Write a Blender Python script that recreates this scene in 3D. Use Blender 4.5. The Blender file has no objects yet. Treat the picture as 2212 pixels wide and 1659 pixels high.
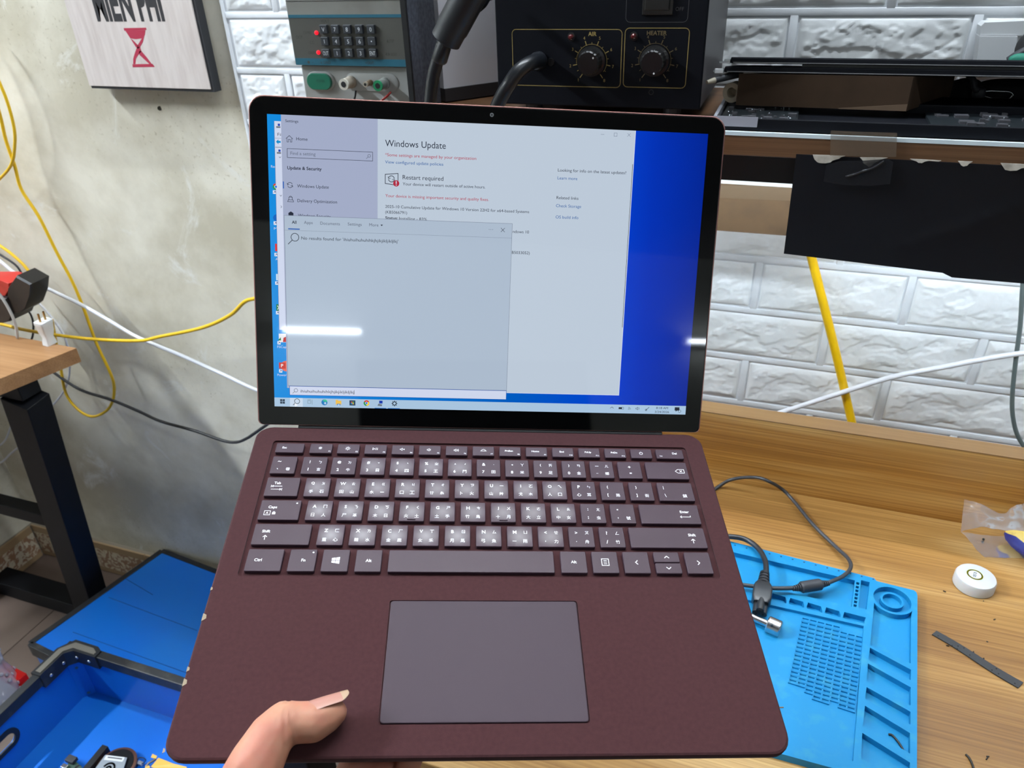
import bpy, bmesh, math, random
from mathutils import Vector, Matrix, noise as mnoise
random.seed(7)
SC = bpy.context.scene
COL = SC.collection
PI = math.pi
# ------------------------------------------------------------------ camera
H = 1.365                                    # eye height above the floor
F = 1634.05                                  # focal length in pixels of the 2212 px wide frame
CM = ((0.9427307, 0.3319801, -0.0323728), (0.1423391, -0.4881695, -0.8610634), (-0.3016593, 0.8071430, -0.5074661))
cam_d = bpy.data.cameras.new('camera'); cam = bpy.data.objects.new('camera', cam_d); COL.objects.link(cam)
cam_d.sensor_fit = 'HORIZONTAL'; cam_d.sensor_width = 36; cam_d.lens = F / 2212 * 36
cam_d.clip_start = 0.02; cam_d.clip_end = 60
cam.matrix_world = Matrix(((CM[0][0], -CM[1][0], -CM[2][0], 0), (CM[0][1], -CM[1][1], -CM[2][1], 0), (CM[0][2], -CM[1][2], -CM[2][2], H), (0, 0, 0, 1)))
cam_d.dof.use_dof = True; cam_d.dof.focus_distance = 0.50; cam_d.dof.aperture_fstop = 20
SC.camera = cam
# ------------------------------------------------------------------ view, world
vs = SC.view_settings
vs.view_transform = 'Standard'; vs.look = 'None'; vs.gamma = 1; vs.exposure = 0.0; vs.use_curve_mapping = False
SC.cycles.use_denoising = True
SC.cycles.max_bounces = 8
SC.cycles.sample_clamp_indirect = 4
W = bpy.data.worlds.new('world'); SC.world = W; W.use_nodes = True
W.node_tree.nodes['Background'].inputs[0].default_value = (0.62, 0.68, 0.75, 1)
W.node_tree.nodes['Background'].inputs[1].default_value = 0.35
# tube lamps of the room; mid is an added fill (x, y, z, length, axis, power factor)
TUBE_POWER = dict(mid=90.0, left=1050.0, wall=290.0, rear=60.0, side=60.0, shelf=68.0)

# ------------------------------------------------------------------ pixel -> world on real planes
def ray(px, py):
    u = ((px - 1106) / F, (py - 829.5) / F, 1.0)
    return Vector([CM[0][i] * u[0] + CM[1][i] * u[1] + CM[2][i] * u[2] for i in range(3)])
def PY(px, py, y):
    d = ray(px, py); d = d * (y / d.y); return Vector((d.x, d.y, d.z + H))
def PZ(px, py, z):
    d = ray(px, py); d = d * ((z - H) / d.z); return Vector((d.x, d.y, d.z + H))
def PX(px, py, x):
    d = ray(px, py); d = d * (x / d.x); return Vector((d.x, d.y, d.z + H))
LR = Matrix(((0.9233976, -0.3502095, 0.1571314), (0.37417, 0.9125775, -0.1649215), (-0.0856376, 0.2110820, 0.9737097)))
LT = Vector((-0.1737746, 0.4038805, H - 0.2954525))
LTH = 1.0235977
def PL(px, py, z=0.0):
    """pixel -> point on the laptop's base plane (laptop coordinates, metres)"""
    d = LR.transposed() @ ray(px, py); o = LR.transposed() @ (Vector((0, 0, H)) - LT)
    return o + d * ((z - o.z) / d.z)

# ------------------------------------------------------------------ materials
def lin(c):
    return tuple(((v / 255) / 12.92 if v <= 10 else (((v / 255) + 0.055) / 1.055) ** 2.4) for v in c[:3]) + (1.0,)
MATS = {}
def mat(name, rgb, rough=0.5, metal=0.0, spec=0.5, noise=None, bump=None, coat=0.0, sheen=0.0, stretch=(1, 1, 1), sss=0.0):
    """noise = (rgb2, scale, lo, hi)  bump = (scale, strength, distance)"""
    if name in MATS: return MATS[name]
    m = bpy.data.materials.new(name); m.use_nodes = True; nt = m.node_tree; b = nt.nodes['Principled BSDF']
    b.inputs['Base Color'].default_value = lin(rgb); b.inputs['Roughness'].default_value = rough
    b.inputs['Metallic'].default_value = metal; b.inputs['Specular IOR Level'].default_value = spec
    if coat: b.inputs['Coat Weight'].default_value = coat; b.inputs['Coat Roughness'].default_value = 0.1
    if sheen: b.inputs['Sheen Weight'].default_value = sheen
    if sss:
        b.inputs['Subsurface Weight'].default_value = sss; b.inputs['Subsurface Scale'].default_value = 0.004
        b.inputs['Subsurface Radius'].default_value = (1, 0.35, 0.2)
    if noise or bump:
        tc = nt.nodes.new('ShaderNodeTexCoord'); mp = nt.nodes.new('ShaderNodeMapping'); mp.inputs['Scale'].default_value = stretch
        nt.links.new(tc.outputs['Object'], mp.inputs[0])
    if noise:
        c2, sc, lo, hi = noise
        n = nt.nodes.new('ShaderNodeTexNoise'); n.inputs['Scale'].default_value = sc; n.inputs['Detail'].default_value = 6
        r = nt.nodes.new('ShaderNodeValToRGB'); r.color_ramp.elements[0].position = lo; r.color_ramp.elements[1].position = hi
        r.color_ramp.elements[0].color = lin(rgb); r.color_ramp.elements[1].color = lin(c2)
        nt.links.new(mp.outputs[0], n.inputs[0]); nt.links.new(n.outputs[0], r.inputs[0]); nt.links.new(r.outputs[0], b.inputs['Base Color'])
    if bump:
        n2 = nt.nodes.new('ShaderNodeTexNoise'); n2.inputs['Scale'].default_value = bump[0]; n2.inputs['Detail'].default_value = 5
        bp = nt.nodes.new('ShaderNodeBump'); bp.inputs['Strength'].default_value = bump[1]; bp.inputs['Distance'].default_value = bump[2]
        nt.links.new(mp.outputs[0], n2.inputs[0]); nt.links.new(n2.outputs[0], bp.inputs['Height']); nt.links.new(bp.outputs[0], b.inputs['Normal'])
    MATS[name] = m; return m
def emit(name, rgb, strength=1.0, base=(0, 0, 0), rough=0.04, spec=0.5):
    if name in MATS: return MATS[name]
    m = bpy.data.materials.new(name); m.use_nodes = True; b = m.node_tree.nodes['Principled BSDF']
    b.inputs['Base Color'].default_value = lin(base); b.inputs['Roughness'].default_value = rough; b.inputs['Specular IOR Level'].default_value = spec
    b.inputs['Emission Color'].default_value = lin(rgb); b.inputs['Emission Strength'].default_value = strength
    MATS[name] = m; return m
def wood(name, dark, mid, light, scale=(1.2, 16, 16), rough=0.42, seed=0.0, fine=0.35, bands=1.0):
    m = bpy.data.materials.new(name); m.use_nodes = True; nt = m.node_tree; b = nt.nodes['Principled BSDF']
    b.inputs['Roughness'].default_value = rough
    tc = nt.nodes.new('ShaderNodeTexCoord'); mp = nt.nodes.new('ShaderNodeMapping'); mp.inputs['Scale'].default_value = scale; mp.inputs['Location'].default_value = (seed, seed * 1.7, seed * .3)
    nt.links.new(tc.outputs['Object'], mp.inputs[0])
    n = nt.nodes.new('ShaderNodeTexNoise'); n.inputs['Scale'].default_value = 1.0 * bands; n.inputs['Detail'].default_value = 3; n.inputs['Distortion'].default_value = 0.6
    r = nt.nodes.new('ShaderNodeValToRGB'); e = r.color_ramp.elements
    e[0].position = 0.30; e[0].color = lin(dark); e[1].position = 0.70; e[1].color = lin(light); k = e.new(0.5); k.color = lin(mid)
    nt.links.new(mp.outputs[0], n.inputs[0]); nt.links.new(n.outputs[0], r.inputs[0])
    mp2 = nt.nodes.new('ShaderNodeMapping'); mp2.inputs['Scale'].default_value = (scale[0] * 2.6, scale[1] * 32, scale[2] * 32)
    nt.links.new(tc.outputs['Object'], mp2.inputs[0])
    n2 = nt.nodes.new('ShaderNodeTexNoise'); n2.inputs['Scale'].default_value = 1.0; n2.inputs['Detail'].default_value = 4
    nt.links.new(mp2.outputs[0], n2.inputs[0])
    r2 = nt.nodes.new('ShaderNodeValToRGB'); r2.color_ramp.elements[0].position = .35; r2.color_ramp.elements[1].position = .62
    r2.color_ramp.elements[0].color = (0.60, 0.52, 0.42, 1); r2.color_ramp.elements[1].color = (1, 1, 1, 1)
    nt.links.new(n2.outputs[0], r2.inputs[0])
    mx = nt.nodes.new('ShaderNodeMix'); mx.data_type = 'RGBA'; mx.blend_type = 'MULTIPLY'; mx.inputs[0].default_value = fine
    nt.links.new(r.outputs[0], mx.inputs[6]); nt.links.new(r2.outputs[0], mx.inputs[7]); nt.links.new(mx.outputs[2], b.inputs['Base Color'])
    bp = nt.nodes.new('ShaderNodeBump'); bp.inputs['Strength'].default_value = .15; bp.inputs['Distance'].default_value = .0005
    nt.links.new(n2.outputs[0], bp.inputs['Height']); nt.links.new(bp.outputs[0], b.inputs['Normal'])
    MATS[name] = m; return m

# ------------------------------------------------------------------ object helpers
def tag(o, label=None, cat=None, group=None, kind=None):
    if label: o['label'] = label
    if cat: o['category'] = cat
    if group: o['group'] = group
    if kind: o['kind'] = kind
    return o
def thing(name, label, cat, loc=(0, 0, 0), group=None):
    o = bpy.data.objects.new(name, None); COL.objects.link(o); o.empty_display_size = 0.02
    o.location = loc; tag(o, label, cat, group); return o
def link(name, me, m=None, parent=None):
    o = bpy.data.objects.new(name, me); COL.objects.link(o)
    if m is not None and not me.materials: me.materials.append(m)
    if parent is not None:
        o.parent = parent
        if parent.parent is None and parent.type == 'EMPTY' and parent.rotation_mode != 'QUATERNION':
            o.location = -Vector(parent.location)       # geometry is written in world metres
    return o
class MB:
    """collects shapes for one mesh"""
    def __init__(s): s.v = []; s.f = []
    def add(s, vs, fs, M=None):
        o = len(s.v); s.v += [tuple(M @ Vector(v)) if M else tuple(v) for v in vs]; s.f += [tuple(i + o for i in f) for f in fs]; return s
    def box(s, a, b, M=None, bev=0.0):
        x0, y0, z0 = a; x1, y1, z1 = b
        if bev <= 0:
            vs = [(x0, y0, z0), (x1, y0, z0), (x1, y1, z0), (x0, y1, z0), (x0, y0, z1), (x1, y0, z1), (x1, y1, z1), (x0, y1, z1)]
            return s.add(vs, [(0, 3, 2, 1), (4, 5, 6, 7), (0, 1, 5, 4), (1, 2, 6, 5), (2, 3, 7, 6), (3, 0, 4, 7)], M)
        bm = bmesh.new(); bmesh.ops.create_cube(bm, size=1)
        for v in bm.verts: v.co = Vector(((x0 + x1) / 2 + v.co.x * (x1 - x0), (y0 + y1) / 2 + v.co.y * (y1 - y0), (z0 + z1) / 2 + v.co.z * (z1 - z0)))
        bmesh.ops.bevel(bm, geom=bm.edges[:], offset=bev, segments=2, affect='EDGES', profile=.5)
        s.bm(bm, M); bm.free(); return s
    def bm(s, bm, M=None):
        bm.verts.ensure_lookup_table(); bm.verts.index_update()
        return s.add([v.co.copy() for v in bm.verts], [tuple(v.index for v in f.verts) for f in bm.faces], M)
    def prism(s, pts, z0, z1, M=None):
        n = len(pts); vs = [(p[0], p[1], z0) for p in pts] + [(p[0], p[1], z1) for p in pts]
        fs = [tuple(range(n - 1, -1, -1)), tuple(range(n, 2 * n))] + [(i, (i + 1) % n, n + (i + 1) % n, n + i) for i in range(n)]
        return s.add(vs, fs, M)
    def loft(s, rings, cap0=True, cap1=True, M=None):
        n = len(rings[0]); vs = [p for r in rings for p in r]; fs = []
        for k in range(len(rings) - 1):
            for i in range(n): j = (i + 1) % n; fs.append((k * n + i, k * n + j, (k + 1) * n + j, (k + 1) * n + i))
        if cap0: fs.append(tuple(range(n - 1, -1, -1)))
        if cap1: fs.append(tuple(range((len(rings) - 1) * n, len(rings) * n)))
        return s.add(vs, fs, M)
    def lathe(s, prof, n=24, M=None):
        return s.loft([[(r * math.cos(2 * PI * i / n), r * math.sin(2 * PI * i / n), z) for i in range(n)] for r, z in prof], True, True, M)
    def cyl(s, a, b, r, r2=None, n=16):
        a = Vector(a); b = Vector(b); return s.lathe([(r, 0), (r2 if r2 is not None else r, (b - a).length)], n, frame(a, b - a))
    def tube(s, pts, r, n=8, smooth=6):
        P = catmull([Vector(p) for p in pts], smooth) if smooth else [Vector(p) for p in pts]
        t = (P[1] - P[0]).normalized(); u = t.orthogonal().normalized(); rings = []
        for i, p in enumerate(P):
            t2 = (P[min(i + 1, len(P) - 1)] - P[max(i - 1, 0)]).normalized()
            q = t.rotation_difference(t2); u = (q @ u); u = (u - t2 * u.dot(t2)).normalized(); t = t2; w = t.cross(u)
            rr = r(i / (len(P) - 1)) if callable(r) else r
            rings.append([p + (u * math.cos(2 * PI * k / n) + w * math.sin(2 * PI * k / n)) * rr for k in range(n)])
        return s.loft(rings)
    def build(s, name, m=None, parent=None, smooth=False, flip=False):
        me = bpy.data.meshes.new(name); me.from_pydata([tuple(v) for v in s.v], [], s.f); me.validate()
        if smooth == 'auto':
            bm = bmesh.new(); bm.from_mesh(me); bmesh.ops.recalc_face_normals(bm, faces=bm.faces[:])
            for f in bm.faces: f.smooth = True
            for e in bm.edges: e.smooth = not (len(e.link_faces) == 2 and e.calc_face_angle(0) > 0.6)
            bm.to_mesh(me); bm.free()
        else:
            bm = bmesh.new(); bm.from_mesh(me)
            if bm.faces and not s_flat(s): bmesh.ops.recalc_face_normals(bm, faces=bm.faces[:])
            for f in bm.faces: f.smooth = bool(smooth)
            bm.to_mesh(me); bm.free()
        return link(name, me, m, parent)
def s_flat(s): return getattr(s, 'flat', False)
def frame(o, z, up=None):
    z = Vector(z).normalized(); x = (Vector(up) if up else (Vector((0, 0, 1)) if abs(z.z) < .9 else Vector((1, 0, 0))))
    y = z.cross(x).normalized(); x = y.cross(z).normalized()
    return Matrix.Translation(Vector(o)) @ Matrix((x, y, z)).transposed().to_4x4()
def basis(o, x, y, z):
    return Matrix.Translation(Vector(o)) @ Matrix((Vector(x), Vector(y), Vector(z))).transposed().to_4x4()
def catmull(P, k):
    out = []
    for i in range(len(P) - 1):
        p0 = P[max(i - 1, 0)]; p1 = P[i]; p2 = P[i + 1]; p3 = P[min(i + 2, len(P) - 1)]
        for j in range(k):
            t = j / k
            out.append(.5 * ((2 * p1) + (p2 - p0) * t + (2 * p0 - 5 * p1 + 4 * p2 - p3) * t * t + (3 * p1 - p0 - 3 * p2 + p3) * t ** 3))
    out.append(P[-1]); return out
def rrect(x0, y0, x1, y1, r, n=5):
    r = min(r, (x1 - x0) / 2 - 1e-6, (y1 - y0) / 2 - 1e-6)
    out = []
    for cx, cy, a in ((x1 - r, y1 - r, 0), (x0 + r, y1 - r, PI / 2), (x0 + r, y0 + r, PI), (x1 - r, y0 + r, 1.5 * PI)):
        for i in range(n + 1): t = a + PI / 2 * i / n; out.append((cx + r * math.cos(t), cy + r * math.sin(t)))
    return out
# fonts -> meshes
_tx = {}
def text_mesh(s, bold=False):
    k = (s, bold)
    if k in _tx: return _tx[k]
    c = bpy.data.curves.new('t', 'FONT'); c.body = s; c.size = 1.0; c.resolution_u = 3; c.fill_mode = 'FRONT'
    if bold: c.offset = 0.018 if bold is True or bold == 1 else 0.045
    o = bpy.data.objects.new('t', c); COL.objects.link(o)
    me = o.to_mesh(); vs = [tuple(v.co) for v in me.vertices]; fs = [tuple(p.vertices) for p in me.polygons]
    o.to_mesh_clear(); bpy.data.objects.remove(o); bpy.data.curves.remove(c)
    xs = [v[0] for v in vs] or [0, 1]; ys = [v[1] for v in vs] or [0, 1]
    _tx[k] = (vs, fs, min(xs), max(xs), min(ys), max(ys)); return _tx[k]
class Flat(MB):
    """flat print in a local xy plane; M maps it into its object's space"""
    flat = True
    def __init__(s, M=None): super().__init__(); s.M = M or Matrix.Identity(4)
    def poly(s, pts, z=0.0): return s.add([(p[0], p[1], z) for p in pts], [tuple(range(len(pts)))], s.M)
    def rect(s, x0, y0, x1, y1, z=0.0): return s.poly([(x0, y0), (x1, y0), (x1, y1), (x0, y1)], z)
    def line(s, pts, w, z=0.0, closed=False):
        n = len(pts)
        for i in range(n if closed else n - 1):
            a = Vector((*pts[i][:2], 0)); b = Vector((*pts[(i + 1) % n][:2], 0)); d = (b - a)
            if d.length < 1e-9: continue
            d.normalize(); e = Vector((-d.y, d.x, 0)) * w / 2; a = a - d * w * .35; b = b + d * w * .35
            s.poly([(a - e)[:2], (b - e)[:2], (b + e)[:2], (a + e)[:2]], z)
        return s
    def disc(s, x, y, r, z=0.0, n=20, a0=0, a1=2 * PI): return s.poly([(x + r * math.cos(a0 + (a1 - a0) * i / n), y + r * math.sin(a0 + (a1 - a0) * i / n)) for i in range(n if a1 - a0 > 6.28 else n + 1)], z)
    def arc(s, x, y, r, w, a0=0, a1=2 * PI, z=0.0, n=24): return s.line([(x + r * math.cos(a0 + (a1 - a0) * i / n), y + r * math.sin(a0 + (a1 - a0) * i / n)) for i in range(n + 1)], w, z)
    def text(s, t, x, y, size, width=None, align='l', z=0.0, bold=False, rot=0.0):
        vs, fs, x0, x1, y0, y1 = text_mesh(t, bold)
        sx = size if width is None else width / max(x1 - x0, 1e-6)
        w = (x1 - x0) * sx; ox = {'l': 0, 'c': -w / 2, 'r': -w}[align]
        c, n = math.cos(rot), math.sin(rot); out = []
        for v in vs:
            a = (v[0] - x0) * sx + ox; b = v[1] * size if align != 'c' or True else 0
            out.append((x + a * c - b * n, y + a * n + b * c, z))
        return s.add(out, fs, s.M)
    def glyph(s, t, cx, cy, h, z=0.0, bold=False, w=None):
        """one character centred on (cx, cy), fitted to height h"""
        vs, fs, x0, x1, y0, y1 = text_mesh(t, bold); k = h / max(y1 - y0, .02) if h > 0 else -h
        kx = k if w is None else w / max(x1 - x0, .02)
        return s.add([(cx + (v[0] - (x0 + x1) / 2) * kx, cy + (v[1] - (y0 + y1) / 2) * k, z) for v in vs], fs, s.M)
def holed(outer, holes, z0, z1, name, m, parent):
    """slab with through holes: outer and holes are lists of (x, y)"""
    bm = bmesh.new(); loops = []
    for lp in [outer] + holes:
        vs = [bm.verts.new((p[0], p[1], z1)) for p in lp]; loops.append(vs)
        for i in range(len(vs)): bm.edges.new((vs[i], vs[(i + 1) % len(vs)]))
    bmesh.ops.triangle_fill(bm, use_beauty=True, use_dissolve=False, edges=bm.edges[:])
    top = bm.faces[:]
    for f in top:
        if f.normal.z < 0: f.normal_flip()
    for vs in loops:
        lo = [bm.verts.new((v.co.x, v.co.y, z0)) for v in vs]
        for i in range(len(vs)):
            j = (i + 1) % len(vs); bm.faces.new((vs[i], vs[j], lo[j], lo[i]))
    bmesh.ops.recalc_face_normals(bm, faces=bm.faces[:])
    bm.normal_update()
    if top and top[0].normal.z < 0: bmesh.ops.reverse_faces(bm, faces=bm.faces[:])
    me = bpy.data.meshes.new(name); bm.to_mesh(me); bm.free(); return link(name, me, m, parent)

# ------------------------------------------------------------------ shared materials
M_white = mat('white_plastic', (225, 228, 230), .35)
M_black = mat('black_plastic', (22, 23, 26), .4)
M_satin = mat('black_satin_paint', (8, 10, 15), .5, spec=.2, noise=((13, 15, 20), 30, .4, .7))
M_metal = mat('bright_metal', (205, 208, 212), .25, metal=1)
M_brass = mat('brass', (190, 150, 90), .3, metal=1)
M_rubber = mat('dark_grey_rubber', (48, 50, 55), .5)

# ================================================================== SETTING
DW = 1.0
def structure(o): o['kind'] = 'structure'; return o
# plaster
mp_ = bpy.data.materials.new('aged_plaster'); mp_.use_nodes = True; nt = mp_.node_tree; b_ = nt.nodes['Principled BSDF']; b_.inputs['Roughness'].default_value = .85
tc = nt.nodes.new('ShaderNodeTexCoord')
def nz(scale, detail, lo, hi, c0, c1, rough=.5, dist=0.0):
    n = nt.nodes.new('ShaderNodeTexNoise'); n.inputs['Scale'].default_value = scale; n.inputs['Detail'].default_value = detail; n.inputs['Roughness'].default_value = rough; n.inputs['Distortion'].default_value = dist
    r = nt.nodes.new('ShaderNodeValToRGB'); r.color_ramp.elements[0].position = lo; r.color_ramp.elements[1].position = hi
    r.color_ramp.elements[0].color = c0; r.color_ramp.elements[1].color = c1
    nt.links.new(tc.outputs['Object'], n.inputs[0]); nt.links.new(n.outputs[0], r.inputs[0]); return n, r
n1, r1 = nz(4.5, 9, .40, .62, lin((232, 227, 210)), lin((200, 193, 172)), .6, .12)
n2, r2 = nz(7.0, 9, .575, .68, (0, 0, 0, 1), (1, 1, 1, 1), .7, .8)
n3, r3 = nz(150, 4, .60, .72, (1, 1, 1, 1), (.70, .67, .60, 1))
n4, r4 = nz(2.0, 4, .5, .58, (0, 0, 0, 1), (1, 1, 1, 1))
mxa = nt.nodes.new('ShaderNodeMix'); mxa.data_type = 'RGBA'; mxa.inputs[7].default_value = lin((235, 234, 226))
nt.links.new(r2.outputs[0], mxa.inputs[0]); nt.links.new(r1.outputs[0], mxa.inputs[6])
mxb = nt.nodes.new('ShaderNodeMix'); mxb.data_type = 'RGBA'; mxb.blend_type = 'MULTIPLY'
nt.links.new(r4.outputs[0], mxb.inputs[0]); nt.links.new(mxa.outputs[2], mxb.inputs[6]); nt.links.new(r3.outputs[0], mxb.inputs[7]); nt.links.new(mxb.outputs[2], b_.inputs['Base Color'])
bp = nt.nodes.new('ShaderNodeBump'); bp.inputs['Strength'].default_value = .6; bp.inputs['Distance'].default_value = .003
nt.links.new(n1.outputs[0], bp.inputs['Height']); nt.links.new(bp.outputs[0], b_.inputs['Normal'])
MATS['plaster'] = mp_
M_paint = mat('white_wall_paint', (222, 224, 218), .8)
wall = structure(MB().box((-4.0, DW, 0), (6.0, DW + .1, 3.2)).build('wall_back', mp_))
structure(MB().box((-4.1, -5, 0), (-4.0, DW, 3.2)).build('wall_left', M_paint))
pil = structure(MB().box((-2.3, DW - .22, 0), (-1.72, DW, 3.2)).build('wall_pier', mp_))
structure(MB().box((6.0, -5, 0), (6.1, DW, 3.2)).build('wall_right', M_paint))
structure(MB().box((-4.1, -5.1, 0), (6.1, -5, 3.2)).build('wall_rear', M_paint))
structure(MB().box((-4.1, -5.1, 3.2), (6.1, DW + .1, 3.3)).build('ceiling', mat('ceiling_paint', (120, 120, 118), .9)))
# floor of ceramic tiles
fl = structure(MB().box((-4.1, -5.1, -.05), (6.1, DW + .1, -.002)).build('floor', mat('tile_grout', (70, 62, 56), .9)))
M_tile = mat('floor_tile', (102, 87, 78), .4, noise=((116, 100, 90), 6, .35, .7))
tm = MB().box((-.199, -.199, -.01), (.199, .199, .0), bev=.001)
tme = None
for i in range(-7, 2):
    for j in range(-2, 3):
        if tme is None: o = tm.build('tile', M_tile, fl); tme = o.data
        else: o = link('tile', tme, None, fl)
        o.location = (-.12 + .4 * i, .8 - .4 * (2 - j) + .0, 0)
# skirting tiles with a brown flower print
def skirting_mat():
    m = bpy.data.materials.new('skirting_tile'); m.use_nodes = True; nt = m.node_tree; b = nt.nodes['Principled BSDF']; b.inputs['Roughness'].default_value = .3
    tc = nt.nodes.new('ShaderNodeTexCoord'); sp = nt.nodes.new('ShaderNodeSeparateXYZ'); nt.links.new(tc.outputs['Object'], sp.inputs[0])
    n = nt.nodes.new('ShaderNodeTexNoise'); n.inputs['Scale'].default_value = 42; n.inputs['Detail'].default_value = 2.5; n.inputs['Distortion'].default_value = 2.2
    nt.links.new(tc.outputs['Object'], n.inputs[0])
    r = nt.nodes.new('ShaderNodeValToRGB'); e = r.color_ramp.elements; r.color_ramp.interpolation = 'EASE'
    e[0].position = .44; e[0].color = lin((168, 128, 98)); e[1].position = .56; e[1].color = lin((225, 214, 190))
    nt.links.new(n.outputs[0], r.inputs[0])
    rz = nt.nodes.new('ShaderNodeValToRGB'); rz.color_ramp.interpolation = 'CONSTANT'; q = rz.color_ramp.elements
    q[0].position = 0; q[0].color = (1, 1, 1, 1); q[1].position = .16; q[1].color = (0, 0, 0, 1)
    k = q.new(.80); k.color = (1, 1, 1, 1)
    mr = nt.nodes.new('ShaderNodeMapRange'); mr.inputs[1].default_value = 0; mr.inputs[2].default_value = .1
    nt.links.new(sp.outputs[2], mr.inputs[0]); nt.links.new(mr.outputs[0], rz.inputs[0])
    mx = nt.nodes.new('ShaderNodeMix'); mx.data_type = 'RGBA'; mx.inputs[7].default_value = lin((176, 148, 112))
    nt.links.new(rz.outputs[0], mx.inputs[0]); nt.links.new(r.outputs[0], mx.inputs[6]); nt.links.new(mx.outputs[2], b.inputs['Base Color']); return m
M_skirt = skirting_mat()
bb = structure(MB().box((-1.712, DW - .010, 0), (.9, DW, .098)).build('baseboard_back', mat('skirting_grout', (150, 140, 125), .9)))
for i in range(7):
    x0 = -1.712 + i * .37
    MB().box((x0 + .001, DW - .014, .001), (x0 + .369, DW - .009, .100), bev=.001).build('tile', M_skirt, bb)
bl = structure(MB().box((-1.722, DW - .23, 0), (-1.712, DW, .098)).build('baseboard_left', MATS['skirting_grout']))
MB().box((-1.713, DW - .215, .001), (-1.707, DW - .018, .100), bev=.001).build('tile', M_skirt, bl)

# foam brick cladding: every brick is a piece of the wall
M_foam = mat('white_foam_brick', (240, 243, 244), .75, spec=.25, noise=((220, 223, 221), 12, .5, .8), bump=(260, .25, .0006))
M_mortar = mat('white_foam_joint', (232, 236, 240), .7, spec=.25, noise=((196, 198, 198), 9, .5, .8))
XL = -.792
sheet = MB().box((XL, DW - .0035, .55), (.75, DW, 1.75)).build('foam_sheet', M_mortar, wall)
MB().box((XL - .001, DW - .0065, .55), (XL + .0035, DW, 1.75), bev=.001).build('foam_sheet_edge', M_mortar, wall)
BP, BR = .1845, .0738            # brick pitch and row pitch
def brick_mesh(seed, w, h):
    mnoise.seed_set(seed + 1); NX, NZ = max(6, int(84 * w / .176)), 34
    off = Vector((seed * 7.3, seed * 3.1, 0)); vs = []; fs = []
    for j in range(NZ + 1):
        for i in range(NX + 1):
            x = -w / 2 + w * i / NX; z = -h / 2 + h * j / NZ
            e = min(x + w / 2, w / 2 - x, z + h / 2, h / 2 - z)
            rim = min(1.0, e / .0022)
            p = Vector((x * 22, z * 34, 0)) + off
            a = mnoise.fractal(p, 1.0, 2.0, 4); c = abs(mnoise.noise(p * .8 + Vector((5, 3, 1)) + Vector((a, a, 0)) * .6))
            q_ = a * 2.3 + .6 * c; fl2 = math.floor(q_); fr2 = q_ - fl2; st2 = min(1, fr2 * 5); ledge = .0011 * (fl2 + st2 * st2 * (3 - 2 * st2))  * .8 + .0010 * (1 if c > .045 else c / .045)
            fine = mnoise.noise(Vector((x, z, 0)) * 170 + off) * .00035
            y = -(rim ** .5) * .0018 - (ledge + .0004 * a + fine) * min(1, max(0, (e - .002) / .006))
            vs.append((x, y, z))
    n = NX + 1
    for j in range(NZ):
        for i in range(NX): fs.append((j * n + i, j * n + i + 1, (j + 1) * n + i + 1, (j + 1) * n + i))
    m = MB(); m.add(vs, fs); m.flat = True
    return m
full = []
for s_ in range(5):
    o = brick_mesh(s_, BP - .0115, BR - .0105).build('brick', M_foam, wall, smooth=True); full.append(o)
used = [False] * 5
def joints(k):
    L = [-.790, -.6095, -.425, -.2405] if k % 2 == 0 else [-.790, -.702, -.5175, -.333]
    ph = -.0160 if k % 2 == 0 else .0815
    return L + [ph + BP * n for n in range(-2 if k % 2 else -1, 5) if ph + BP * n < .72]
row0 = H - .0807
for k in range(-4, 9):
    zc = row0 - BR * (k + .5) - .001
    J = joints(k)
    for xa, xb in zip(J[:-1], J[1:]):
        s_ = random.randrange(5); w = xb - xa
        if abs(w - BP) > .004:                          # cut brick at a sheet seam
            if w > .02: o = brick_mesh(s_ + 11, w - .0115, BR - .0105).build('brick', M_foam, wall, smooth=True); o.location = ((xa + xb) / 2, DW - .0030, zc)
            continue
        if not used[s_]: o = full[s_]; used[s_] = True
        else: o = link('brick', full[s_].data, None, wall)
        o.location = ((xa + xb) / 2, DW - .0030, zc)
for s_ in range(5):
    if not used[s_]: bpy.data.objects.remove(full[s_])
mj = MB(); yj0, yj1 = DW - .0052, DW - .0036
for k in range(-4, 10):
    z = row0 - BR * k - .001; mj.box((XL + .004, yj0, z - .0040), (.74, yj1, z + .0040), bev=.0006)
    if k == 9: break
    for x in joints(k):
        if XL + .03 < x < .70: mj.box((x - .0044, yj0 - .0001, z - BR + .0030), (x + .0044, yj1, z - .0030), bev=.0006)
mj.build('mortar_joint', M_mortar, wall, smooth=True)
# small plug hole in the plaster
MB().cyl(PY(345, 234, DW - .0005), PY(345, 234, DW - .0015), .0035, n=12).build('wall_plug', mat('dirty_hole', (70, 66, 56), .9), wall)

# dark door in the rear wall, seen only as a reflection in the screen
dr = structure(MB().box((1.18, -4.99, 0), (3.3, -4.95, 2.1)).build('door_1', mat('dark_door', (38, 40, 42), .5)))
MB().box((1.28, -4.95, 1.0), (1.32, -4.92, 1.14), bev=.004).build('door_handle', M_metal, dr)

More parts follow.
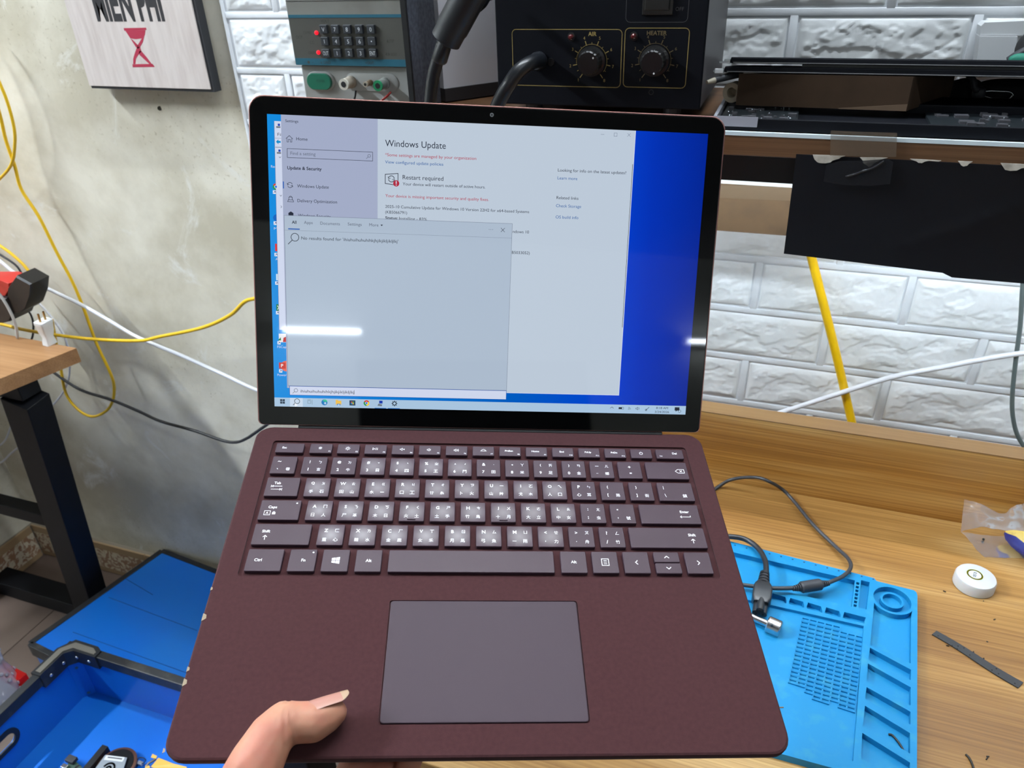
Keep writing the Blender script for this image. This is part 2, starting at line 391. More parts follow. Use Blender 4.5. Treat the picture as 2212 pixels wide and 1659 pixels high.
# ------------------------------------------------------------------ tube lamps
def tube_lamp(label, c, L, axis, power, normal):
    t = thing('tube_lamp', label, 'lamp', c)
    ax = Vector((1, 0, 0)) if axis == 'x' else Vector((0, 1, 0)); c = Vector(c); nrm = Vector(normal)
    m = emit('tube_light_%s' % label[:9], (236, 246, 255), power, rough=.5)
    MB().cyl(c - ax * L / 2, c + ax * L / 2, .014, n=12).build('tube', m, t)
    bx = c - nrm * .045
    e = Vector((.025, .025, .025)) + ax * (L / 2 + .02 - .025)
    MB().box(bx - e, bx + e).build('housing', M_white, t)
    for s in (-1, 1):
        q = c + ax * s * (L / 2 + .008) - nrm * .014; e = Vector((.01, .01, .01)) + nrm.xyz * .02; e = Vector((abs(e.x), abs(e.y), abs(e.z)))
        MB().box(q - e, q + e).build('end_cap', M_white, t)
    return t
tube_lamp('left ceiling tube lamp running towards the back wall', (-2.55, -.2, 2.9), 1.2, 'y', TUBE_POWER['left'], (0, 0, -1))
tube_lamp('overdesk tube lamp hung high above the work table', (-.15, .70, 2.60), 1.2, 'x', TUBE_POWER['wall'], (0, 0, -1))
tube_lamp('rear wall tube lamp mirrored in the laptop screen at left', (.90, -4.90, H + .955), .60, 'x', TUBE_POWER['rear'], (0, 1, 0))
tube_lamp('second rear tube lamp mirrored at right edge of screen', (4.78, -4.90, H + .940), .62, 'x', TUBE_POWER['side'], (0, 1, 0))
tube_lamp('middle ceiling tube lamp behind the photographer', (1.3, -.7, 3.1), 1.2, 'x', TUBE_POWER['mid'], (0, 0, -1))  # unseen fill light added overhead, clear of the screen reflection

# ================================================================== WORK TABLE
TZ = H - .615
M_oak = wood('light_oak_laminate', (136, 96, 46), (166, 125, 68), (206, 172, 116), scale=(1.8, 13, 13), seed=3.1, fine=.85)
M_oakb = wood('mid_oak_laminate', (150, 100, 38), (186, 134, 62), (220, 176, 106), scale=(1.2, 12, 20), seed=8.3, fine=.85)
M_walnut = wood('brown_laminate', (92, 66, 44), (112, 80, 54), (132, 98, 68), scale=(1.4, 20, 22), seed=1.2, fine=.6)
M_edge = wood('tan_edge_band', (146, 112, 72), (156, 122, 80), (166, 132, 90), scale=(2, 20, 20), seed=5)
t_ = thing('work_table', 'light oak laminate work table with a raised back board against the brick wall', 'table', (.3, .6, 0))
MB().box((-.42, .345, TZ - .025), (.95, .822, TZ), bev=.0015).build('table_top', M_oak, t_)
MB().box((-.42, .822, TZ - .025), (.95, .846, H - .6267 * .822 + .0), bev=.001).build('back_board', M_oakb, t_)
MB().box((-.42, .8215, H - .6267 * .822), (.95, .8465, H - .6267 * .822 + .0012)).build('edge_band', M_edge, t_)
for x in (-.39, .9):
    for y in (.38, .80):
        MB().box((x - .02, y - .02, 0), (x + .02, y + .02, TZ - .025), bev=.002).build('leg', M_satin, t_)
MB().box((-.37, .37, TZ - .07), (.88, .39, TZ - .025)).build('apron', M_satin, t_)

# ------------------------------------------------------------------ silicone repair mat
M_mat = mat('blue_silicone', (16, 126, 180), .5, spec=.3, noise=((44, 138, 176), 70, .52, .75), bump=(500, .12, .0004))
RZ = TZ + .0085
def MZ(a, b, z=RZ):
    p = PZ(1540 + a / 3.135, 1130 + b / 3.135, z); return (p.x, p.y)
mt = thing('repair_mat', 'bright blue silicone repair mat with parts trays under the laptop', 'mat', (.05, .57, TZ))
e1, e2 = MZ(140, 128), MZ(1092, 372)
sl = (e2[1] - e1[1]) / (e2[0] - e1[0]); XLm = -.16
br = MZ(1382, 1659); rr_ = MZ(1385, 490)
brx = br[0] + (br[0] - rr_[0]) / (br[1] - rr_[1]) * (.443 - br[1])
outer = [(XLm, .443), (brx, .443), br, rr_, MZ(1378, 468), MZ(1362, 455), MZ(1108, 392), e2, (XLm, e1[1] + sl * (XLm - e1[0]))]
# left parts of rows, extended under the laptop
def ext(p, q, x): s = (q[1] - p[1]) / (q[0] - p[0]); return (x, p[1] + s * (x - p[0]))
holes = []
tA, tB, bA, bB = MZ(230, 218), MZ(962, 388), MZ(215, 400), MZ(940, 566)
holes.append([ext(tA, tB, XLm + .06), ext(bA, bB, XLm + .06), bB, tB])
for k in range(7):
    y = 398 + k * 25
    holes.append([MZ(972 - k * 3, y), MZ(970 - k * 3, y + 16), MZ(990 - k * 3, y + 21), MZ(993 - k * 3, y + 5)])
holes.append([MZ(1004, 386), MZ(985, 570), MZ(1040, 585), MZ(1062, 400)])
bx_ = [270, 392, 512, 632, 755, 878, 1040]
for a, b in zip(bx_[:-1], bx_[1:]):
    f = lambda x: 472 + (x - 395) * .262
    holes.append([MZ(a + 12, f(a + 12)), MZ(a + 4, f(a + 4) + 28), MZ(a + 4, f(a) + 44), MZ(b - 14, f(b) + 40), MZ(b - 14, f(b) + 24), MZ(b - 22 if b < 1040 else b - 4, f(b - 8))])
m1, m2, m3 = MZ(1022, 697), MZ(975, 1290), MZ(945, 1659)
q1 = MZ(330, 540)
field = [ext(q1, m1, XLm + .012), (XLm + .012, .455), (m3[0] + (m3[0] - m2[0]) / (m3[1] - m2[1]) * (.455 - m3[1]), .455), m3, m2, m1]
holes.append(field)
c0 = Vector(MZ(1215, 518)); rad = (Vector(MZ(1345, 555)) - Vector(MZ(1087, 500))).length / 2
circ = [(c0.x + rad * math.cos(t * PI / 16), c0.y + rad * math.sin(t * PI / 16)) for t in range(32)]
holes.append(circ)
holes.append([(c0.x + rad * 1.14 * math.cos(math.radians(t)), c0.y + rad * 1.14 * math.sin(math.radians(t))) for t in range(-150, -27, 8)] + [MZ(1342, 640), MZ(1340, 950), MZ(1064, 826)])
for q in ([(1064, 843), (1342, 993), (1340, 1062), (1054, 927)], [(1050, 950), (1340, 1112), (1338, 1235), (1041, 1067)],
          [(1041, 1110), (1338, 1277), (1338, 1365), (1031, 1190)], [(1030, 1236), (1335, 1422), (1335, 1560), (1016, 1372)], [(1012, 1420), (1335, 1622), (1335, 1800), (1002, 1590)]):
    holes.append([MZ(*p) for p in q])
holed(outer, [h[::-1] for h in holes], TZ + .002, RZ, 'raised_rim', M_mat, mt)
MB().prism([((p[0] - .02) * .999 + .02, p[1]) for p in outer], TZ + .0002, TZ + .0022).build('base_sheet', M_mat, mt)
# field with the letter grid
cells = []
def CZ(a, b): return PZ(1540 + a / 3.135, 1130 + b / 3.135, TZ + .0062)
A, B, C_, D_ = (603, 636), (1022, 741), (962, 1285), (497, 1135)
skip = {(0, 5), (0, 6), (0, 7), (16, 0), (16, 1), (16, 2)}
for r in range(18):
    for c in range(8):
        if (r, c) in {(0, 5), (0, 6), (0, 7), (17, 0), (17, 1), (17, 2), (16, 0), (16, 1), (17, 5)}: continue
        def bl(u, v):
            x = (A[0] * (1 - u) + B[0] * u) * (1 - v) + (D_[0] * (1 - u) + C_[0] * u) * v
            y = (A[1] * (1 - u) + B[1] * u) * (1 - v) + (D_[1] * (1 - u) + C_[1] * u) * v
            p = CZ(x, y); return (p.x, p.y)
        g = .10; h = .13
        cells.append([bl((c + g) / 8, (r + h) / 18), bl((c + g) / 8, (r + 1 - h) / 18), bl((c + 1 - g) / 8, (r + 1 - h) / 18), bl((c + 1 - g) / 8, (r + h) / 18)])
MB().prism(field, TZ + .002, TZ + .0050).build('work_field', M_mat, mt)
lg = MB()
for c in cells:
    cx_ = sum(p[0] for p in c) / 4; cy_ = sum(p[1] for p in c) / 4
    o4 = [(cx_ + (p[0] - cx_) * 1.26, cy_ + (p[1] - cy_) * 1.26) for p in c]
    for i in range(4):
        j = (i + 1) % 4; lg.prism([o4[i], o4[j], c[j], c[i]], TZ + .0048, TZ + .0064)
o = lg.build('letter_grid', M_mat, mt); o['kind'] = 'stuff'
rg = MB()
for (ro, ri) in ((.62, .50),):
    n = 32
    ring = lambda r, z: [(c0.x + rad * r * math.cos(2 * PI * i / n), c0.y + rad * r * math.sin(2 * PI * i / n), z) for i in range(n)]
    rg.loft([ring(ro, TZ + .002), ring(ro, RZ - .001), ring(ri, RZ - .001), ring(ri, TZ + .002)], False, False)
rg.build('round_magnet_ring', M_mat, mt)
hl = MB()
for i in range(13):
    a = 150 + i * 78; p = Vector((*MZ(a, 150 + (a - 150) * .245), RZ)); hl.cyl(p, p + Vector((0, 0, .0002)), .0011, n=8)
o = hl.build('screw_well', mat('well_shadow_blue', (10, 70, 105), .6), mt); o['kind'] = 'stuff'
# faint moulded arrow
p = [MZ(735, 1600), MZ(790, 1560), MZ(808, 1590), MZ(790, 1592), MZ(780, 1625), MZ(725, 1612)]
MB().prism(p, TZ + .0048, TZ + .0054).build('moulded_arrow', M_mat, mt)

# ------------------------------------------------------------------ loose things on the table
def TP(px, py, h=0.0): return PZ(px, py, TZ + h)
# charger lead with ferrite bead
M_cable = mat('charcoal_cable', (52, 54, 58), .42)
ch = thing('charger_cable', 'dark grey charger lead looping over the oak table with a ferrite bead', 'cable', TP(1760, 1265))
pts = [(1480, 1100, .012), (1545, 1056, .014), (1580, 1036, .014), (1629, 1031, .012), (1661, 1040, .010), (1700, 1066, .008), (1757, 1134, .006), (1806, 1182, .006), (1833, 1208, .010), (1837, 1228, .012), (1819, 1246, .014), (1786, 1260, .0155)]
YS = {1545: .800, 1580: .806, 1629: .808, 1661: .802}
MB().tube([PY(a, b, YS[a]) if a in YS else TP(a, b, h) for a, b, h in pts], .0022, 8, 5).build('lead', M_cable, ch, smooth=True)
MB().tube([TP(a, b, .0155) for a, b in ((1727, 1269), (1695, 1271), (1661, 1270), (1609, 1264), (1560, 1256), (1510, 1250))], .0022, 8, 5).build('lead', M_cable, ch, smooth=True)
fa, fb = TP(1774, 1262, .0155), TP(1729, 1269, .0155)
L_ = (fb - fa).length
MB().lathe([(.001, 0), (.005, .0), (.0062, .0016), (.0062, L_ - .0016), (.005, L_), (.001, L_)], 18, frame(fa, fb - fa)).build('ferrite_bead', M_rubber, ch, smooth='auto')
g_ = MB()
for base, d in ((fa, (fa - fb).normalized()), (fb, (fb - fa).normalized())):
    for i in range(4): g_.cyl(base + d * (.0006 + .0022 * i), base + d * (.0019 + .0022 * i), .0040 - .0004 * i, n=12)
g_.build('strain_relief', M_rubber, ch, smooth='auto')
# three hole mains connector
M_plug = mat('plug_black', (34, 36, 40), .35)
pc = thing('mains_connector', 'black cloverleaf power connector lying on the blue mat on its lead', 'cable', TP(1645, 1290))
MB().tube([TP(a, b, h) for a, b, h in ((1500, 1156, .015), (1577, 1159, .015), (1612, 1166, .015), (1638, 1185, .016), (1653, 1212, .017), (1655, 1240, .018))], .0030, 10, 6).build('lead', M_plug, pc, smooth=True)
ax0, ax1 = TP(1652, 1238, .018), TP(1640, 1330, .013); d = (ax1 - ax0).normalized(); sx = d.cross(Vector((0, 0, 1))).normalized(); up = sx.cross(d).normalized()
Mp = basis(ax0, sx, up, d); Lp = (ax1 - ax0).length
g_ = MB()
for i in range(4): g_.lathe([(.0050 + .0004 * i, i * .0042), (.0052 + .0004 * i, i * .0042 + .003)], 14, Mp)
g_.build('strain_relief', M_plug, pc, smooth='auto')
def rr3(w, h, r, z): return [(x, y, z) for x, y in rrect(-w / 2, -h / 2, w / 2, h / 2, r, 4)]
MB().loft([rr3(.011, .009, .003, .013), rr3(.017, .013, .003, .019), rr3(.019, .014, .002, .0235), rr3(.019, .014, .002, .038), rr3(.015, .011, .003, .043)], M=Mp).build('plug_body', M_plug, pc, smooth='auto')
nose = MB()
for dx, dy in ((-.0034, -.002), (.0034, -.002), (0, .0028)): nose.cyl(Mp @ Vector((dx, dy, .038)), Mp @ Vector((dx, dy, .054)), .0040, n=14)
nose.build('cloverleaf_nose', M_plug, pc, smooth='auto')
hm = MB()
for dx, dy in ((-.0034, -.002), (.0034, -.002), (0, .0028)): hm.cyl(Mp @ Vector((dx, dy, .0535)), Mp @ Vector((dx, dy, .0543)), .0014, n=8)
hm.build('socket_hole', mat('pure_dark', (3, 3, 4), .8), pc)
# metal thumb screw
sc_ = thing('jig_knob', 'silver metal clamp knob with a threaded shaft on the blue mat', 'knob', TP(1665, 1355))
a = TP(1590, 1318, .012); b = TP(1668, 1352, .011); d = (b - a).normalized()
MB().cyl(a - d * .03, b - d * .004, .0036, n=14).build('shaft', M_metal, sc_, smooth='auto')
MB().lathe([(.0076, -.005), (.0085, -.004), (.0085, .0075), (.0076, .0085)], 20, frame(b, d)).build('knob_head', M_metal, sc_, smooth='auto')
MB().cyl(b + Vector((-.001, -.006, .0062)), b + Vector((-.001, -.0065, .0088)), .0011, n=8).build('set_screw', M_black, sc_)
# copper wire end
tag(MB().tube([TP(1675, 1524, .0085), TP(1684, 1528, .011), (TP(1692, 1528, .0095))], .0006, 6, 4).build('wire_clipping', mat('copper', (190, 120, 80), .3, metal=1)), 'tiny copper wire clipping beside the laptop edge on the mat', 'wire')
# white cap
cp = thing('reel_cap', 'round white plastic reel cap with a yellow ringed 0.50 sticker', 'cap', TP(2110, 1280))
cc = TP(2109, 1245, .013); cc.z = TZ; cr = (TP(2156, 1253, .013) - TP(2067, 1243, .013)).length / 2
M_cap = mat('milky_plastic', (192, 194, 196), .35, sss=.3)
MB().lathe([(cr * .96, 0), (cr * 1.0, .001), (cr * .99, .011), (cr * .94, .0132), (cr * .90, .0135)], 40, Matrix.Translation(cc)).build('cap_body', M_cap, cp, smooth='auto')
lc = TP(2106, 1241, .0138); lc.z = TZ + .01365
ang = -1.85
Mf = Matrix.Translation(lc) @ Matrix.Rotation(ang, 4, 'Z')
Flat(Mf).disc(0, 0, .0078, 0, 28).build('sticker', mat('paper_white', (200, 204, 204), .5), cp)
Flat(Mf).arc(0, 0, .0070, .0017, 0, 2 * PI, .0001, 32).build('sticker_ring', mat('yellow_ink', (214, 204, 8), .5), cp)
Flat(Mf).text('0.50', 0, -.0014, .0042, .0082, 'c', .0001, True).build('sticker_text', mat('black_ink', (25, 25, 28), .6), cp)
# black strip
st = MB()
pa, pb, pc_, pd = [PZ(1540 + a / 3.135, 1130 + b / 3.135, TZ + .0014) for a, b in ((1515, 728), (2103, 1078), (2068, 1115), (1484, 752))]
Ls, n = 12, 12
top = []; bot = []
for i in range(n + 1):
    t = i / n; w = .0006 * math.sin(t * PI * 2); u = pa.lerp(pb, t) + Vector((w, w, 0)); v = pd.lerp(pc_, t) + Vector((w, w, 0)); top.append((u, v))
rings = [[v, u, u - Vector((0, 0, .0012)), v - Vector((0, 0, .0012))] for u, v in top]
rs = thing('rubber_strip', 'narrow black flexible strip with pin holes on the oak table', 'strip', pa.lerp(pc_, .5))
st.loft(rings).build('strip', mat('matt_black_rubber', (42, 43, 46), .6), rs)
hm = MB()
for a, b in ((1525, 763), (1620, 828), (1655, 850), (1660, 832), (1765, 872), (1740, 893), (1835, 915), (1890, 995), (1920, 985), (1935, 1020), (2045, 1085), (1700, 845)):
    p = PZ(1540 + a / 3.135, 1130 + b / 3.135, TZ + .0015); hm.cyl(p - Vector((0, 0, .0005)), p + Vector((0, 0, .00008)), .0007, n=6)
o = hm.build('pin_hole', MATS['pure_dark'], rs); o['kind'] = 'stuff'
# bits of black wire
M_bit = mat('cut_wire_black', (26, 24, 22), .5)
def bit(label, pts, r=.0009, h=.001):
    tag(MB().tube([PZ(1540 + a / 3.135, 1130 + b / 3.135, TZ + h) for a, b in pts], r, 6, 4).build('wire_offcut', M_bit, smooth=True), label, 'wire')
bit('curved black wire offcut lying in the lower tray of the mat', [(1190, 1430), (1215, 1436), (1250, 1475), (1280, 1520), (1296, 1550)], h=.0035)
bit('straight black wire offcut along the ridge inside the mat tray', [(1165, 1330), (1210, 1358), (1265, 1395), (1325, 1422)], .0011, h=.0042)
bit('curved black wire offcut on the oak near the bottom right', [(1712, 1566), (1735, 1590), (1755, 1630), (1768, 1670)])
sp = MB()
for a, b in ((1568, 462), (1832, 527), (1907, 652), (1858, 803), (1590, 830), (1862, 1580), (1855, 1595), (1765, 1870 - 1000)):
    p = PZ(1540 + a / 3.135, 1130 + b / 3.135, TZ + .0006); q = Vector((random.uniform(-1, 1), random.uniform(-1, 1), 0)) * .0015; sp.tube([p - q, p + q], .0006, 5, 0)
tag(sp.build('table_crumbs', M_bit), 'scattered tiny black crumbs on the oak table top', 'crumbs', kind='stuff')

# clear zip bag
mb_ = bpy.data.materials.new('clear_film'); mb_.use_nodes = True; ntb = mb_.node_tree; ntb.nodes.remove(ntb.nodes['Principled BSDF'])
tr_ = ntb.nodes.new('ShaderNodeBsdfTransparent'); tr_.inputs[0].default_value = (.93, .92, .93, 1)
gl_ = ntb.nodes.new('ShaderNodeBsdfGlossy'); gl_.inputs['Roughness'].default_value = .22
df_ = ntb.nodes.new('ShaderNodeBsdfDiffuse'); df_.inputs[0].default_value = (.75, .72, .74, 1)
fr_ = ntb.nodes.new('ShaderNodeFresnel'); fr_.inputs[0].default_value = 1.4
m1_ = ntb.nodes.new('ShaderNodeMixShader'); m2_ = ntb.nodes.new('ShaderNodeMixShader'); m2_.inputs[0].default_value = .16
ntb.links.new(fr_.outputs[0], m1_.inputs[0]); ntb.links.new(tr_.outputs[0], m1_.inputs[1]); ntb.links.new(gl_.outputs[0], m1_.inputs[2])
ntb.links.new(m1_.outputs[0], m2_.inputs[1]); ntb.links.new(df_.outputs[0], m2_.inputs[2]); ntb.links.new(m2_.outputs[0], ntb.nodes['Material Output'].inputs[0])
def BZ(a, b, h=0.0): return PZ(2040 + a / 6.145, 1060 + b / 6.145, TZ + h)
bag = thing('zip_bag', 'small clear crumpled plastic bag by the back board at the right', 'bag', BZ(600, 600))
def film(rows, name, parent, m=mb_, amp=.0008, sub=5):
    R = [catmull([Vector(p) for p in r], sub) for r in rows]
    cols = len(R[0]); full_ = []
    for c in range(cols): full_.append(catmull([R[k][c] for k in range(len(R))], sub))
    vs = []; nr = len(full_[0])
    for k in range(nr):
        for c in range(cols):
            p = full_[c][k]; e = mnoise.noise(p * 120) * amp + mnoise.noise(p * 300) * amp * .35; vs.append((p.x, p.y + e * .6, p.z + e))
    fs = [(k * cols + c, k * cols + c + 1, (k + 1) * cols + c + 1, (k + 1) * cols + c) for k in range(nr - 1) for c in range(cols - 1)]
    m_ = MB(); m_.flat = True; return m_.add(vs, fs).build(name, m, parent, smooth=True)
film([[BZ(218, 550, .002), BZ(560, 590, .004), BZ(820, 610, .003), BZ(1300, 640, .003)],
      [BZ(330, 660, .0015), BZ(600, 700, .003), BZ(850, 720, .002), BZ(1320, 740, .002)],
      [BZ(430, 790, .0012), BZ(640, 800, .002), BZ(880, 830, .0015), BZ(1330, 840, .001)],
      [BZ(540, 885, .001), BZ(700, 888, .001), BZ(900, 893, .001), BZ(1340, 905, .001)]], 'bag_front', bag)
yb = .818
def BY(a, b, y=yb): return PY(2040 + a / 6.145, 1060 + b / 6.145, y)
film([[BY(265, 108, .800), BY(500, 185, .797), BY(775, 300, .785), BY(900, 215, .79), BY(1060, 165, .80), BY(1250, 160, .80)],
      [BY(240, 320, .795), BY(480, 330, .780), BY(760, 400, .772), BY(900, 360, .775), BY(1060, 360, .78), BY(1260, 380, .78)],
      [BY(218, 550, .778), BY(480, 480, .765), BY(740, 520, .755), BY(900, 520, .755), BY(1060, 540, .755), BY(1300, 580, .75)]], 'bag_back', bag, amp=.0014)
tag(MB().cyl(BZ(519, 645, .0045), BZ(519, 645, .0065), .0014, n=8).build('tiny_screw', mat('dark_steel', (70, 75, 72), .4, metal=.8)), 'tiny dark screw inside the clear plastic bag', 'screw')
# screwdriver with a blue and yellow handle
sd = thing('screwdriver', 'blue and yellow handled screwdriver resting on the clear bag', 'screwdriver', BZ(1000, 650))
a = BZ(905, 560, .016); b = BZ(1500, 1030, .016); d = (b - a).normalized(); sx = d.cross(Vector((0, 0, 1))).normalized(); up = sx.cross(d)
Md = basis(a - d * .004, sx, up, d)
prof = [(.003, -.001), (.0085, .0015), (.0115, .007), (.0125, .016), (.0118, .03), (.0105, .05), (.0115, .07), (.012, .085), (.008, .095), (.004, .098)]
MB().lathe(prof, 24, Md).build('handle', mat('handle_yellow', (232, 205, 110), .4, noise=((170, 140, 80), 90, .55, .8)), sd, smooth='auto')
for k in range(3):
    g_ = MB(); a0 = PI / 2 + k * 2 * PI / 3 + .55; rings = []
    for r, z in prof[1:-2]:
        w_ = .62 * min(1, max(.25, (z) / .012)); rings.append([(rr * math.cos(a0 + s * w_), rr * math.sin(a0 + s * w_), z) for s in (-1, -.5, 0, .5, 1) for rr in [r + .0006]])
    n_ = 5; vs = [p for r in rings for p in r]; fs = [(i * n_ + j, i * n_ + j + 1, (i + 1) * n_ + j + 1, (i + 1) * n_ + j) for i in range(len(rings) - 1) for j in range(n_ - 1)]
    g_.flat = True; g_.add(vs, fs, Md).build('grip_panel', mat('handle_blue', (32, 36, 120), .45, noise=((45, 60, 150), 70, .4, .7)), sd, smooth=True)
MB().cyl(Md @ Vector((0, 0, .097)), Md @ Vector((0, 0, .17)), .0025, n=10).build('blade', M_metal, sd, smooth='auto')

# ================================================================== SHELF OVER THE TABLE
SY = .75; SZ = H - .2148 * SY - .0005
sh = thing('hutch_shelf', 'brown laminate shelf with a white trim carrying the bench instruments', 'shelf', (.2, .87, SZ))
MB().box((-.56, SY + .0006, SZ - .0215), (.95, DW - .012, SZ - .0005), bev=.0008).build('shelf_board', M_walnut, sh)
MB().box((-.56, SY - .0006, SZ - .0030), (.95, SY + .0030, SZ + .0004)).build('white_trim', mat('cool_white_edge', (208, 222, 228), .4), sh)
MB().box((-.56, DW - .04, H - .45), (-.54, DW - .012, SZ - .0215)).build('bracket', M_satin, sh)
MB().box((.90, SY + .02, TZ), (.93, SY + .05, SZ - .0215)).build('bracket', M_satin, sh)
# shade strip, lamp and cardboard under the shelf
r0 = PY(1540, 322, .80).z; r1 = PY(1640, 388, .80).z
MB().box((-.30, .795, r1 - .001), (.93, .805, SZ - .0215)).build('shade_strip', M_black, sh)  # solid black strip stands in for the shade under the shelf
lb = thing('led_batten', 'thin white lit batten under the shelf beside the black sheet', 'lamp', (.3, .8, r1))
MB().box((-.28, .797, r1 - .0055), (.92, .808, r1 - .0012), bev=.0006).build('batten', emit('batten_glow', (235, 246, 250), 1.1, (200, 200, 200), .4), lb)
MB().box((-.27, .809, r1 - .005), (.91, .816, r1 + .002)).build('diffuser', emit('led_strip_light', (225, 242, 255), TUBE_POWER['shelf'], rough=.5), lb)
M_card = mat('cardboard', (84, 62, 38), .85, noise=((74, 54, 32), 40, .4, .7))
cb = thing('cardboard_flap', 'brown cardboard flap hanging under the shelf behind the black sheet', 'cardboard', (0, .9, r1))
cy = .90
tl, tr2, br2, bl2 = PY(1470, 380, cy), PY(1760, 396, cy), PY(1735, 512, cy), PY(1470, 492, cy)
g_ = MB(); g_.loft([[p, p + Vector((0, .003, 0))] + [] for p in (tl, tr2)], False, False) if False else None
MB().loft([[tl, tr2, br2, bl2], [p + Vector((0, .003, 0)) for p in (tl, tr2, br2, bl2)]]).build('flap', M_card, cb)
q = [PY(1470, 398, cy - .0006), PY(1760, 404, cy - .0006), PY(1757, 436, cy - .0006), PY(1470, 424, cy - .0006)]
MB().loft([q, [p + Vector((0, .0004, 0)) for p in q]]).build('tape_strip', mat('brown_tape', (88, 70, 50), .45), cb)
# black sheet taped to the shelf edge
bs = thing('black_sheet', 'torn black plastic sheet taped along the shelf edge hiding the lamp', 'sheet', (.2, SY, SZ - .1))
M_sheet = mat('matt_black_sheet', (13, 14, 20), .6, spec=.25, bump=(18, .25, .004))
prx = [(1720, 333), (1693, 548), (2048, 591), (2052, 599), (2260, 612), (2420, 640), (2440, 372)]
def sheet_mesh():
    m_ = MB(); NX, NZ = 40, 16; vs = []
    tl, tr_, = Vector((1720, 333)), Vector((2440, 372))
    for j in range(NZ + 1):
        for i in range(NX + 1):
            u, v = i / NX, j / NZ
            top = tl.lerp(tr_, u); xb = 1693 + (2500 - 1693) * u
            bot = Vector((xb, 548 + (xb - 1693) * .121 if xb < 2049 else 599 + (xb - 2052) * .085)); p = top.lerp(bot, v)
            y = SY - .0025 + .004 * math.sin(v * 2.2) + .0015 * mnoise.noise(Vector((u * 3, v * 2, 4)))
            crease = abs((v - (.88 - (u - .25) * 1.35))); 
            if .28 < u < .70 and crease < .035: y -= .0028 * (1 - crease / .035)
            w = PY(p.x, p.y, y); vs.append(w)
    n = NX + 1; k = len(vs)
    fs = [(j * n + i, j * n + i + 1, (j + 1) * n + i + 1, (j + 1) * n + i) for j in range(NZ) for i in range(NX)]
    vb = [v + Vector((0, .0008, 0)) for v in vs]; fb = [tuple(reversed([q + k for q in f])) for f in fs]
    edge = [i for i in range(n)] + [j * n + NX for j in range(1, NZ + 1)] + [NZ * n + i for i in range(NX - 1, -1, -1)] + [j * n for j in range(NZ - 1, 0, -1)]
    fe = [(edge[i], edge[(i + 1) % len(edge)], edge[(i + 1) % len(edge)] + k, edge[i] + k) for i in range(len(edge))]
    return m_.add(vs + vb, fs + fb + fe)
sheet_mesh().build('sheet', M_sheet, bs, smooth='auto')
M_torn = mat('torn_paper_grey', (196, 190, 178), .8, noise=((160, 152, 140), 120, .4, .7))
def torn(pts, nm='torn_backing'):
    P = [PY(1520 + a / 2.513, 300 + b / 2.513, SY - .0042) for a, b in pts]
    MB().loft([P, [p + Vector((0, .0006, 0)) for p in P]]).build(nm, M_torn, bs)
torn([(593, 86), (770, 92), (745, 100), (735, 108), (720, 112), (700, 118), (688, 128), (660, 133), (640, 132), (625, 130), (615, 125), (602, 112), (596, 98)])
torn([(848, 100), (1000, 102), (985, 106), (962, 112), (945, 124), (925, 132), (910, 148), (896, 152), (882, 142), (866, 132), (864, 118)])
torn([(1120, 108), (1290, 118), (1275, 124), (1225, 118), (1200, 124), (1185, 132), (1165, 130), (1155, 122), (1130, 114)])
torn([(1380, 120), (1460, 124), (1440, 136), (1430, 146), (1410, 150), (1398, 144), (1390, 132)])
torn([(1612, 132), (1760, 138), (1760, 156), (1725, 160), (1700, 172), (1665, 174), (1636, 168), (1624, 150)])
def tape(pts, nm, m, y):
    P = [PY(1520 + a / 2.513, 300 + b / 2.513, y) for a, b in pts]; P2 = [p + Vector((0, .0002, 0)) for p in P]
    MB().loft([P, P2]).build(nm, m, bs)
mt2 = mat('clear_tape', (120, 105, 90), .25); mt2.node_tree.nodes['Principled BSDF'].inputs['Alpha'].default_value = .35
mt3 = mat('clear_tape_on_black', (40, 40, 44), .12); mt3.node_tree.nodes['Principled BSDF'].inputs['Alpha'].default_value = .6
tape([(690, -45), (860, -38), (1050, -32), (1045, 98), (900, 96), (686, 90)], 'clear_tape', mt2, SY - .0048)
tape([(665, 140), (740, 120), (870, 118), (1000, 108), (1030, 125), (1012, 245), (900, 256), (760, 250), (650, 232)], 'clear_tape', mt3, SY - .0062)
fold = [PY(1520 + a / 2.513, 300 + b / 2.513, SY - .0068) for a, b in ((770, 205), (820, 192), (865, 175), (920, 158), (980, 120))]
MB().tube(fold, .0011, 6, 5).build('tape_wrinkle', mt3, bs, smooth=True)

